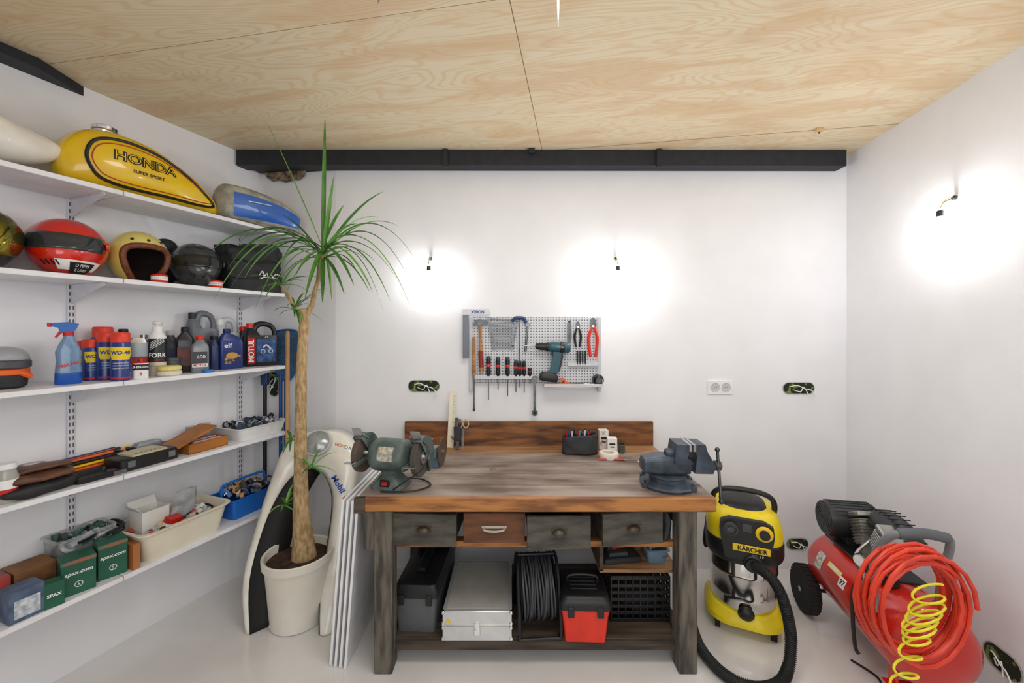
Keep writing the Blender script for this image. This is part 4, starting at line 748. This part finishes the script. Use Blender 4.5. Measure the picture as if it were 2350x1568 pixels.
for i in range(9):
    g=G(); c=[RED,BLU,M('#d8d8d8',.4),BLK,RED,M('#5a9ac8',.4),STEEL,M('#e8e8e8',.4),RED][i]; g.rod((0,0,0),(0,0,.13),.005,c,seg=8); g.rod((0,0,.13),(0,0,.14),.005,BLK,.002,8)
    mk(g,'pen',loc=(WX(1330,2.5)-.07+.014*i,2.5+.02*math.sin(i*3),ZT+.008),rot=(0,-6+i*1.5,0),label=['red','blue','white','black','red','light blue','silver','white','red'][i]+' pen in the black pouch',cat='pen',group='pens in the pouch')
def tb(name,label,u,y,w,d,h,m,rz=0):
    g=G(); g.box((w,d,h),(0,0,h/2),m,b=.002); g.box((w*.6,.001,h*.12),(0,-d/2-.0003,h*.6),TXB,b=.0001); g.box((w*.4,.001,h*.08),(0,-d/2-.0003,h*.4),M('#7a2a20',.5),b=.0001); mk(g,name,loc=(WX(u,y),y,ZT),rot=(0,0,rz),label=label,cat='box')
tb('small_carton','small white carton with dark print',1384,2.58,.06,.05,.125,M('#dcd4cc',.6,c2='#6a4a3c',sc=25,lo=.3,hi=.45),0); tb('small_carton','plain white small carton',1404,2.52,.06,.05,.09,M('#ece8e4',.6),-6)
g=G(); g.cyl(.02,.05,(0,0,0),M('#4c4a44',.5),b=.003); g.cyl(.014,.012,(0,0,.05),BLK); mk(g,'small_black_jar',loc=(WX(1427,2.5),2.5,ZT),label='small dark screw-top jar',cat='jar')
g=G(); g.lathe([(.03,0),(.056,0),(.058,.004),(.058,.03),(.056,.034),(.03,.034),(.03,0)],M('#e4dcd0',.6),cap=False,seg=32); mk(g,'tape_roll',loc=(WX(1397,2.4),2.40,ZT),label='roll of white masking tape lying flat',cat='tape')
g=G(); g.rod((-.08,0,.006),(.07,0,.006),.006,M('#c8402c',.4)); g.rod((.07,0,.006),(.09,0,.006),.004,STEEL,.001); mk(g,'red_scribe',loc=(WX(1405,2.35),2.35,ZT),rot=(0,0,-4),label='red marking pencil lying on bench',cat='pencil')
g=G(); g.box((.16,.1,.002),(0,0,.001),M('#ece8e0',.7)); mk(g,'paper_note',loc=(WX(1505,2.25),2.28,ZT+.0004),rot=(0,0,-6),label='white sheet of paper on bench',cat='paper')
g=G(); g.lathe([(.006,0),(.012,0),(.012,.01),(.006,.01),(.006,0)],STEEL,seg=6,cap=False); mk(g,'hex_nut',loc=(WX(1131,2.2),2.2,ZT+.0002),label='loose steel nut on the bench',cat='nut')
# ---------------- pegboard
yb=2.685; PBM=bpy.data.materials.new('pegboard'); PBM.use_nodes=True; nt=PBM.node_tree; L=nt.links; b=nt.nodes['Principled BSDF']
tc=N('ShaderNodeTexCoord'); sc_=N('ShaderNodeVectorMath',op='SCALE'); sc_.inputs['Scale'].default_value=1/.019; L.new(tc.outputs['Object'],sc_.inputs[0]); fr=N('ShaderNodeVectorMath',op='FRACTION'); L.new(sc_.outputs[0],fr.inputs[0])
sp_=N('ShaderNodeSeparateXYZ'); L.new(fr.outputs[0],sp_.inputs[0])
dx=mth('SUBTRACT',sp_.outputs[0],.5); dz=mth('SUBTRACT',sp_.outputs[2],.5)
ds=mth('ADD',mth('MULTIPLY',dx,dx),mth('MULTIPLY',dz,dz)); hm=mth('LESS_THAN',ds,.06); mx=N('ShaderNodeMix'); mx.data_type='RGBA'; L.new(hm,mx.inputs[0]); mx.inputs[6].default_value=lin('#d2d4d8'); mx.inputs[7].default_value=lin('#66696e'); L.new(mx.outputs[2],b.inputs['Base Color']); b.inputs['Roughness'].default_value=.45  # holes are dark dots, their shade painted into the base colour
o=E('tool_pegboard','light grey perforated steel tool panel on wall','pegboard',(WX(1228,yb),yb,WZ(803,yb))); g=G(); g.box((.865,.02,.44),(0,0,0),PBM,b=.003); mk(g,'panel',o)
for x_ in (-.43,.43): g=G(); g.box((.022,.03,.5),(x_,-.003,-.03),M('#c8cace',.4)); mk(g,'side_strip',o)
PG=M('#d0d2d6',.4)
g=G(); g.box((.41,.03,.012),(-.205,-.026,-.185),PG); g.box((.41,.004,.03),(-.205,-.04,-.18),PG); mk(g,'tool_rail',o)
g=G(); g.box((.385,.09,.004),(.245,-.055,-.235),PG); g.box((.385,.004,.02),(.245,-.1,-.227),PG); g.box((.004,.09,.05),(.435,-.055,-.212),PG); mk(g,'tray',o)
g=G(); g.box((.2,.03,.012),(.315,-.026,-.1),PG); g.box((.2,.004,.025),(.315,-.04,-.095),PG); mk(g,'bit_holder',o)
yt=2.655; KP=yt/F
TS=M('#7e8184',.35,1.,c2='#5c5f62')
def tl(name,label,cat_,u,v,y=yt,rot=(0,0,0),group=None): return E(name,label,cat_,(WX(u,y),y,WZ(v,y)),rot,group)
o=tl('steel_square','steel try square with white plastic head on wall','square',1093,716); g=G(); g.box((.185,.012,.042),(0,0,0),M('#dadde2',.4)); mk(g,'square_head',o); g=G(); g.box((.04,.003,.29),(-.07,.0,-.165),M('#6c7076',.35,.7)); mk(g,'blade',o)
text('NOBEX',.026,TXBL,o,fn=lambda a_,c_:(-a_,-.0072,-c_),loc=(.01,0,0),bold=.03)
o=tl('claw_hammer','claw hammer with worn wooden handle','hammer',1101,740,rot=(0,-2,0)); g=G(); g.prism([(-.045,-.02),(-.03,.016),(.0,.02),(.05,.012),(.052,-.012),(.02,-.014),(.01,-.024),(-.01,-.024),(-.018,-.006)],.028,DSTEEL); mk(g,'hammer_head',o)
g=G(); g.tube([(0,0,-.02),(0,0,-.12),(.0,0,-.22),(.0,0,-.33)],[.011,.01,.014,.015],WOOD,10); mk(g,'handle',o,label='wooden handle'); g=G(); g.rod((.0,0,-.19),(.0,0,-.30),.0165,M('#8a2a1c',.5)); mk(g,'grip',o,label='red painted grip')
g=G(); g.rod((0,0,.0),(0,0,-.22),.005,TS); g.rod((0,0,0),(0,0,.25),.012,WOOD,.01); g.lathe([(.005,-.22),(.009,-.225),(.009,-.24),(0,-.245)],DSTEEL); mk(g,'metal_file',loc=(WX(1088,yt),yt-.01,WZ(860,yt)),label='long steel file with wooden handle',cat='file')
def spanner(Lw):
    g=G(); g.box((Lw*.8,.005,.009),(0,0,0),TS,b=.001)
    g.lathe([(.006,-.003),(.012,-.003),(.012,.003),(.006,.003),(.006,-.003)],TS,(-Lw*.43,0,0),(90,0,0),14,cap=False)
    c=Lw*.42; P=[(c-.012,-.005),(c-.004,-.013),(c+.014,-.013),(c+.014,-.006),(c+.002,-.005),(c+.002,.005),(c+.014,.006),(c+.014,.013),(c-.004,.013),(c-.012,.005)]; g.prism(P,.006,TS); return g
for i in range(9):
    Lw=(.215-.009*i); mk(spanner(Lw),'combination_spanner',loc=(WX(1154,yt),yt+.004,WZ(733+i*8.2,yt)),rot=(0,random.uniform(-2,2),0),label='steel combination spanner, part of a graduated set',cat='spanner',group='spanners on the tool panel')
o=tl('socket_driver','long steel T driver with blue handle','driver',1192,735); g=G(); g.tube([(-.05,0,-.01),(-.03,0,.012),(.0,0,.015),(.03,0,.01),(.045,0,-.02)],.012,M('#223c6c',.4)); mk(g,'handle',o,label='blue handle'); g=G(); g.rod((0,0,0),(0,0,-.28),.004,TS); mk(g,'shaft',o)
o=tl('ratchet_wrench','slim steel ratchet wrench','wrench',1211,745); g=G(); g.rod((0,0,0),(-.015,0,-.18),.005,TS,.009); g.cyl(.014,.014,(0,.007,0),TS,(90,0,0)); mk(g,'wrench_body',o)
o=tl('adjustable_wrench','chrome ratchet spanner hanging below tool panel','wrench',1227,870,y=2.64); g=G(); g.box((.016,.006,.2),(0,0,-.11),TS,b=.002)
for z_ in (0,-.225): g.lathe([(.01,-.006),(.02,-.006),(.021,0),(.02,.006),(.01,.006),(.01,-.006)],TS,(0,0,z_),(90,0,0),20,cap=False)
g.cyl(.012,.01,(0,.005,-.225),BLK,(90,0,0)); mk(g,'wrench_body',o)
def sdrv(u,v1,big=1.,short=0):
    o=tl('screwdriver','screwdriver with black and red handle in tool rail' if not short else 'stubby screwdriver with black and red handle','screwdriver',u,862,y=2.648,group='screwdrivers on the tool panel'); g=G(); h=.125*big*(.5 if short else 1); r=.0155*big
    g.lathe([(.006,-.005),(r*.75,0),(r,.02*big),(r*.8,h*.45),(r,h*.7),(r*.9,h*.88)],BLK); mk(g,'handle',o); g=G(); g.lathe([(r*.92,h*.86),(r*.85,h*.97),(0,h)],M('#3a4654',.4)); mk(g,'handle_tip',o,label='dark blue handle tip'); g=G(); g.lathe([(r*.77,h*.42),(r*.92,h*.45),(r*.92,h*.56),(r*.8,h*.58)],RED2); mk(g,'handle_band',o,label='red band')
    g=G(); ln=(v1-862)*KP; g.rod((0,0,0),(0,0,-ln),.0035,TS); g.box((.006,.002,.01),(0,0,-ln),TS,b=.0003); mk(g,'shaft',o)
for u,v1,bg in ((1121,917,1.05),(1143,893,1.),(1165,908,1.),(1184,898,.85),(1193,888,.8),(1203,900,.8)): sdrv(u,v1,bg)
sdrv(1216,880,.85,1)
o=tl('cordless_drill','teal and black cordless drill hanging on tool panel','cordless drill',1270,797,y=2.62,rot=(0,3,0)); TE=M('#245260',.4); g=G()
g.lathe([(.02,-.01),(.03,0),(.034,.02),(.036,.11),(.034,.13),(.026,.14)],TE,(-.03,0,0),(0,90,0),24); g.prism([(.0,-.02),(.055,-.02),(.06,-.06),(.045,-.14),(.04,-.17),(-.02,-.17),(-.01,-.12),(-.0,-.06)],.036,TE); mk(g,'drill_body',o)
g=G(); g.prism([(.052,-.02),(.062,-.02),(.066,-.06),(.05,-.15),(.04,-.15),(.052,-.06)],.038,BLK); g.lathe([(.0335,0),(.037,.004),(.037,.03),(.034,.034)],BLK,(.04,0,0),(0,90,0)); mk(g,'rubber_grip',o,label='black rubber grip')
g=G(); g.prism([(-.012,-.04),(.0,-.03),(.0,-.06),(-.006,-.06)],.02,BLK); mk(g,'trigger',o)
g=G(); g.rl([(-.225,.11,.06,.012),(-.22,.118,.066,.012),(-.185,.118,.066,.012),(-.17,.09,.05,.012)],BLK,rot=(0,6,0)); mk(g,'battery',o,label='black battery pack')
g=G(); g.lathe([(.008,-.085),(.018,-.08),(.024,-.05),(.024,-.015),(.03,-.01),(.03,.0)],BLK,(-.035,0,0),(0,90,0)); g.rod((-.11,0,0),(-.19,0,.0),.0035,STEEL); mk(g,'chuck',o,label='black chuck with bit'); text('makita',.02,M('#9cc0c8',.5),o,off=-.0375,loc=(.04,0,.006))
def pliers(name,label,u,v,col,sc=1.,y=yt,lw=.2):
    o=tl(name,label,'pliers',u,v,y=y); g=G()
    g.prism([(-.008*sc,.0),(-.018*sc,-.03*sc),(-.012*sc,-.055*sc),(.012*sc,-.055*sc),(.018*sc,-.03*sc),(.008*sc,0)],.01,DSTEEL); g.cyl(.007*sc,.014,(0,.007,-.045*sc),STEEL,(90,0,0)); mk(g,'jaw',o)
    for s_ in (-1,1):
        g=G(); g.tube([(s_*.006,0,-.05*sc),(s_*.02*sc,0,-.09*sc),(s_*.024*sc,0,-.13*sc),(s_*.014*sc,0,-lw*sc)],[.006*sc,.009*sc,.009*sc,.008*sc],col,8); mk(g,'handle',o)
pliers('pliers','pliers with black grips',1326,738,BLK,.85); pliers('water_pump_pliers','large pliers with red grips',1361,730,RED2,1.2,y=2.64,lw=.215)
g=G(); g.prism([(-.012,0),(.012,0),(.014,-.1),(.008,-.14),(-.008,-.14),(-.014,-.1)],.012,DSTEEL); g.rod((0,0,0),(.0,0,.01),.008,BLK); mk(g,'scraper_tool',loc=(WX(1307,yt),yt+.003,WZ(740,yt)),label='grey steel scraper tool hanging on panel',cat='tool')
for i,u in enumerate((1325,1331,1337,1343)):
    g=G(); g.rod((0,0,-.04),(0,0,.05),.0052,BLK,seg=8); g.rod((0,0,-.055),(0,0,-.04),.003,STEEL,seg=8); mk(g,'drill_punch',loc=(WX(u,2.648),2.645,WZ(822,2.65)),label='thin black punch in bit holder',cat='punch',group='punches in the holder')
zt=WZ(803,yb)-.2328
g=G(); g.prism([(-.05,0),(.05,0),(.05,.012),(.02,.03),(.0,.05),(-.02,.045),(-.01,.02),(-.05,.012)],.02,ORG); g.prism([(-.01,.02),(.01,.02),(.0,.035)],.021,BLK); mk(g,'orange_cutter',loc=(WX(1292,2.63),2.625,zt),label='orange pipe cutter in the tray',cat='cutter')
g=G(); g.lathe([(.02,0),(.036,.003),(.036,.04),(.02,.043)],BLK,(0,0,.037),(90,0,0)); g.lathe([(0,0),(.02,0),(.02,.003),(0,.003)],DSTEEL,(0,-.043,.037),(90,0,0)); mk(g,'measuring_tape',loc=(WX(1372,2.63),2.65,zt),label='round black tape reel in the tray',cat='tape measure')
for i,(u,c) in enumerate(((1262,ORG),(1318,RED2),(1340,STEEL),(1330,BLK))):
    g=G(); g.rod((-.04,0,.008),(.035,0,.01),.007,c); g.rod((.035,0,.01),(.06,0,.011),.003,STEEL); mk(g,'small_hand_tool',loc=(WX(u,2.6),2.60+.02*(i%2),zt),rot=(0,0,10*i-12),label=['orange','red','steel','black'][i]+' small hand tool lying in the tray',cat='tool')
# ---------------- vacuum
VX,VY=1.30,2.25; o=E('wet_dry_vacuum','yellow, black and steel wet and dry vacuum cleaner','vacuum cleaner',(VX,VY,0),(0,0,-24))
YV=M('#edd61e',.4,c2='#dcc310'); SS=M('#e2e2e0',.1,1.,c2='#d0d0ce',sc=3)
g=G(); g.rl([(.055,.36,.36,.12),(.06,.385,.39,.13),(.085,.38,.385,.13),(.115,.345,.345,.15),(.12,.34,.34,.16)],YV,n=8); mk(g,'base_bumper',o,label='yellow plastic base')
g=G(); g.lathe([(.16,.08),(.162,.17),(.165,.19),(.163,.2),(.168,.3),(.172,.31),(.17,.32),(.172,.39)],SS,seg=48); mk(g,'steel_drum',o,label='polished steel drum')
g=G(); g.rl([(.385,.355,.36,.15),(.40,.37,.38,.15),(.45,.375,.39,.13),(.495,.372,.387,.12),(.505,.36,.37,.12)],BLK,n=8); mk(g,'head_ring',o,label='black head ring')
g=G(); g.rl([(.50,.364,.377,.12),(.55,.362,.372,.12),(.60,.345,.355,.12,0,.01),(.635,.31,.31,.12,0,.02),(.645,.27,.27,.1,0,.02)],YV,n=8); mk(g,'motor_cover',o,label='yellow motor cover')
g=G(); g.prism([(-.1,.42),(.1,.42),(.115,.5),(.125,.56),(.12,.61),(.08,.63),(-.08,.63),(-.12,.61),(-.125,.56),(-.115,.5)],.03,BLK,(0,-.18,-.0),(0,0,0))
g.rl([(.635,.24,.25,.1,0,.01),(.66,.22,.22,.1,0,.03),(.672,.17,.18,.08,0,.04)],BLK,n=6); mk(g,'control_panel',o,label='black control panel')
g=G(); g.lathe([(.038,0),(.04,.006),(.03,.012),(.0,.012)],YEL,(.078,-.195,.575),(90,0,0)); g.lathe([(.024,0),(.024,.02),(0,.022)],BLK,(.078,-.2,.575),(90,0,0)); mk(g,'power_dial',o,label='yellow and black rotary dial')
g=G(); g.lathe([(.036,0),(.036,.012),(.028,.014),(.025,.006),(0.0001,.006)],M('#3a3d40',.4),(-.075,-.195,.575),(90,0,0),cap=False); g.lathe([(.012,0),(.012,.01),(0,.01)],DSTEEL,(-.075,-.197,.575),(90,0,0)); mk(g,'appliance_socket',o); g=G(); g.box((.045,.008,.04),(.0,-.197,.59),M('#3e4144',.4)); mk(g,'switch',o)
g=G(); g.box((.17,.004,.036),(.02,-.199,.485),YEL,b=.001); mk(g,'badge',o,label='yellow name badge'); text('KÄRCHER',.03,TXB,o,off=-.202,loc=(.024,0,.483),bold=.03); text('WD 6 P',.016,TXW,o,off=-.197,loc=(.05,0,.452))
g=G(); g.tube([(-.14,-.02,.58),(-.15,-.03,.66),(-.13,-.04,.71),(-.06,-.05,.735),(.06,-.05,.735),(.13,-.04,.71),(.15,-.03,.66),(.14,-.02,.58)],.014,BLK,10); mk(g,'handle',o,label='black carry handle')
for s_ in (-1,1): g=G(); g.tube([(s_*.175,0,.5),(s_*.188,0,.4),(s_*.18,0,.36)],.014,BLK); mk(g,'side_latch',o)
for a in (45,135,225,315):
    q=math.radians(a); cx_,cy_=.185*math.cos(q),.185*math.sin(q); g=G(); g.cyl(.026,.024,(cx_-.012,cy_,.026),RUB,(0,90,0)); g.box((.035,.05,.03),(cx_,cy_,.055),BLK,b=.006); g.cyl(.014,.02,(cx_,cy_,.06),BLK); mk(g,'castor',o)
g=G(); g.lathe([(.045,0),(.045,.03),(.035,.035),(.035,.05)],BLK,(.03,-.17,.41),(90,0,0)); mk(g,'hose_port',o); g=G(); g.sph((.04,.025,.035),(.0,-.175,.13),BLK); g.box((.07,.03,.03),(-.0,-.18,.13),BLK,b=.01); mk(g,'drain_plug',o)
HP=[(1.24,2.035,.412),(1.265,1.97,.41),(1.295,1.93,.36),(1.312,1.90,.27),(1.31,1.87,.17),(1.27,1.83,.075),(1.2,1.79,.033),(1.08,1.77,.031),(.98,1.84,.031),(.945,2.0,.031),(.985,2.2,.031)]
Q=cat(HP,60); g=G(); rr_=[.0235+.0025*(1 if (i//2)%2 else -1) for i in range(len(Q))]
g.tube(Q,rr_,M('#26282a',.6),12,0); mk(g,'vacuum_hose',label='long ribbed black vacuum hose looped on floor',cat='hose')
# ---------------- compressor
o=E('air_compressor','red horizontal-tank air compressor with black motor','air compressor',(1.79,1.94,0),(0,0,-101.6))
RT=M('#d0200f',.28,c2='#bc1a0c',sc=4,coat=.5); g=G()
g.lathe([(0,-.39),(.06,-.385),(.12,-.365),(.155,-.335),(.17,-.3),(.17,.3),(.155,.335),(.12,.365),(.06,.385),(0,.39)],RT,(0,0,.31),(0,90,0),44); mk(g,'air_tank',o,label='red steel air tank')
for s_ in (-1,1):
    g=G(); ys=s_*.168; g.lathe([(.07,-.028),(.115,-.03),(.125,-.018),(.127,0),(.125,.018),(.115,.03),(.07,.028)],RUB,(-.33,ys,.127),(90,0,0),36)
    for q in range(28):
        a=q*2*pi/28; g.box((.012,.05,.008),(-.33+.124*math.cos(a),ys,.13+.124*math.sin(a)),RUB,rot=(0,-math.degrees(a)+90,0),b=.001)
    g.lathe([(.0,-.02),(.07,-.022),(.07,.022),(0,.02)],M('#8a7a5c',.5,c2='#6c5e44'),(-.33,ys,.127),(90,0,0)); g.cyl(.014,.06,(-.33,ys+.03,.127),STEEL,(90,0,0)); mk(g,'wheel',o)
g=G(); g.rod((-.33,-.18,.127),(-.33,.18,.127),.01,DSTEEL); g.box((.06,.14,.05),(-.31,0,.15),RT); mk(g,'axle',o); g=G(); g.box((.05,.26,.006),(.25,0,.1),RT)
for s_ in (-1,1): g.box((.05,.01,.14),(.25,s_*.1,.13),RT,b=.002); g.cyl(.025,.1,(.25,s_*.1,.0),RUB,r2=.018)
mk(g,'stand',o)
g=G(); g.box((.42,.2,.012),(-.06,0,.482),BLK); mk(g,'mounting_plate',o)
MB=M('#26282b',.4,bump=.05)
g=G(); g.lathe([(.0,-.15),(.06,-.148),(.085,-.13),(.092,-.1),(.092,.08),(.085,.1),(0,.1)],MB,(-.22,-.03,.595),(90,0,0),32,(1,1,1))
for q in range(10): a=-.8+q*.18; g.box((.004,.2,.006),(-.22+.092*math.sin(a*1.2),-.01,.595+.092*math.cos(a*1.2)),MB,rot=(0,math.degrees(a*1.2),0),b=.001)
for q in range(6): g.lathe([(.012+.012*q,0),(.015+.012*q,0),(.015+.012*q,.004),(.012+.012*q,.004),(.012+.012*q,0)],M('#4a4c50',.4),(-.22,-.129,.595),(90,0,0),24,cap=False)
g.box((.12,.1,.05),(-.22,0,.51),MB); mk(g,'motor',o,label='black ribbed electric motor with round fan guard')
g=G(); AG=M('#a8a8a4',.4,.8,c2='#8a8a86')
g.cyl(.06,.12,(-.02,.0,.488),AG)
for tl_,xx in ((-28,-.04),(28,.05)):
    for q in range(8): g.box((.1,.1,.006),(xx+math.sin(math.radians(tl_))*(.02+q*.013),-.01,.56+q*.013),AG,rot=(0,tl_,0),b=.002)
    g.box((.09,.09,.11),(xx+math.sin(math.radians(tl_))*.06,-.01,.6),AG,rot=(0,tl_,0)); g.box((.1,.1,.025),(xx+math.sin(math.radians(tl_))*.13,-.01,.675),AG,rot=(0,tl_,0),b=.006)
mk(g,'pump_head',o,label='finned aluminium twin-cylinder pump')
g=G()
def shr(a,c):
    A=math.radians(a); e=1-.5*abs(2*c-1)**2.5; return (.01+.175*math.cos(A)*(.75+.25*e),-.03+.15*c,.59+.145*math.sin(A)*e)
g.surf(shr,8,172,30,0,1,12,MB)
for q in range(14):
    a=24+q*10; A=math.radians(a); g.box((.004,.09,.005),(.01+.174*math.cos(A),.045,.59+.144*math.sin(A)),BLK,rot=(0,90-a,0),b=.001)
mk(g,'cooling_shroud',o,label='rounded black slotted cooling shroud',solid=.005)
g=G(); g.tube([(.02,-.05,.6),(.06,-.13,.55),(.1,-.14,.5),(.12,-.1,.47)],.008,STEEL); mk(g,'delivery_pipe',o); g=G(); g.lathe([(.0,0),(.026,0),(.028,.004),(.028,.02),(0,.02)],CHR,(.13,-.15,.56),(90,0,35)); g.lathe([(.0,.021),(.023,.021),(0,.022)],TXW,(.13,-.15,.56),(90,0,35)); g.rod((.13,-.14,.46),(.13,-.14,.55),.006,STEEL); mk(g,'pressure_gauge',o); g=G(); g.box((.06,.05,.06),(.16,-.06,.5),BLK,b=.005); mk(g,'pressure_switch',o)
g=G(); HG=M('#7c8186',.45)
g.tube([(.24,-.16,.40),(.26,-.18,.6),(.3,-.175,.72),(.34,-.14,.785),(.35,-.05,.80),(.34,.03,.785),(.3,.065,.72),(.26,.07,.6),(.24,.07,.44)],.015,HG,10); g.tube([(.34,-.14,.785),(.35,-.05,.80),(.34,.03,.785)],.021,M('#5c6268',.6),10); mk(g,'handle',o,label='grey tube carry handle')
def decal(x0,w,h,a0,mat):
    g=G(); g.surf(lambda x_,y_:(x_,-.1708*math.cos(y_/.1708+a0),.31+.1708*math.sin(y_/.1708+a0)),x0-w/2,x0+w/2,2,-h/2,h/2,6,mat); mk(g,'warning_sticker',o,label='printed sticker')
decal(-.2,.06,.09,.35,M('#ece8e0',.5,c2='#8a8680',sc=70)); decal(-.08,.11,.025,.5,M('#e8d84a',.5,c2='#e8e4d8',sc=30)); decal(.0,.05,.05,.35,TXW)
text('97',.036,TXB,o,lambda x_,y_:(x_,-.1716*math.cos(y_/.1716+.35),.31+.1716*math.sin(y_/.1716+.35)),bold=.02)
g=G(); g.tube([(.06,-.05,.5),(.1,-.16,.42),(.12,-.18,.3),(.12,-.17,.15),(.13,-.16,.12)],.008,BLK); mk(g,'drain_hose',o)
g=G(); rr=random.Random(11); pts=[]; RH=M('#e2432a',.4,c2='#c83018'); c0=Vector((1.49,1.475,.625)); NL=11
offs=[(rr.uniform(-.016,.022),rr.uniform(-.022,.012),rr.uniform(.145,.185),rr.uniform(.9,1.03),rr.uniform(-.012,.012)) for _ in range(NL+1)]
for i in range(NL*18):
    a=i*2*pi/18; lp_=i/18; i0=int(lp_); f_=lp_-i0; A_=offs[i0]; B_=offs[i0+1]; q=[A_[j]*(1-f_)+B_[j]*f_ for j in range(5)]
    sag=.02*math.sin(a)**2*(math.sin(a)<0)
    pts.append(c0+Vector((q[0]+q[2]*q[3]*math.cos(a),-.05+.0095*lp_+q[4]*math.sin(a+lp_*2),q[1]+q[2]*1.08*math.sin(a)-sag)))
g.tube(pts,.0075,RH,8,1); mk(g,'red_air_hose',label='coiled red rubber air hose hung on compressor handle',cat='hose')
g=G(); pts=[]; A0=Vector((1.405,1.335,.755)); A1=Vector((1.315,1.3,.6)); A2=Vector((1.2,1.26,.40)); A3=Vector((1.14,1.24,.022)); NT=17; n_=NT*14
for i in range(n_):
    t=i/n_*3; t=t+.07*math.sin(t*5.1); t=max(0,min(2.999,t)); p=A0.lerp(A1,t) if t<1 else (A1.lerp(A2,t-1) if t<2 else A2.lerp(A3,t-2)); a=i*2*pi/14; r_=.039*(1+.2*math.sin(i*.045)+.08*math.sin(i*.31))
    zz=p.z+r_*(.45+.3*math.sin(i*.03))*math.cos(a+.6)
    pts.append(Vector((p.x+r_*math.cos(a),p.y+r_*math.sin(a)*.9,max(zz,.006))))
g.tube(pts,.0038,M('#e6dc2c',.35,c2='#d2c81c'),7,1); mk(g,'yellow_coiled_air_hose',label='yellow spiral air hose hanging from compressor',cat='hose')
g=G(); g.tube([(0,0,.005),(.06,.05,.006),(.14,.03,.006),(.2,.1,.006),(.16,.2,.006)],.005,BLK); mk(g,'floor_cable',loc=(1.5,1.75,0),label='black cable lying on floor',cat='cable')
# ---------------- lights
def area(loc,rot,size,e,col=(1,1,1),sy=None):
    l=bpy.data.lights.new('area','AREA'); l.energy=e; l.size=size; l.color=col
    if sy: l.shape='RECTANGLE'; l.size_y=sy
    a=bpy.data.objects.new('fill_light',l); C.objects.link(a); a.location=loc; a.rotation_euler=[math.radians(q) for q in rot]
area((.3,-.9,1.9),(82,0,0),2.2,27,(1,.995,.99),1.4)  # unseen fill lamp added behind the camera for soft ambient light
area((.3,1.2,2.74),(0,0,0),1.2,17,(1,1,1),.6)  # second fill lamp added under the ceiling, no fixture there
w=bpy.data.worlds.new('World'); S.world=w; w.use_nodes=True; w.node_tree.nodes['Background'].inputs[0].default_value=(.98,.99,1,1); w.node_tree.nodes['Background'].inputs[1].default_value=.47
cd=bpy.data.cameras.new('Camera'); cd.sensor_width=36; cd.lens=914/2350*36; cd.shift_y=-29/2350; cd.clip_start=.02
co=bpy.data.objects.new('Camera',cd); C.objects.link(co); co.location=(0,0,H); co.rotation_euler=(pi/2,0,0); S.camera=co
try: S.view_settings.view_transform='Standard'
except Exception as e: print(e)
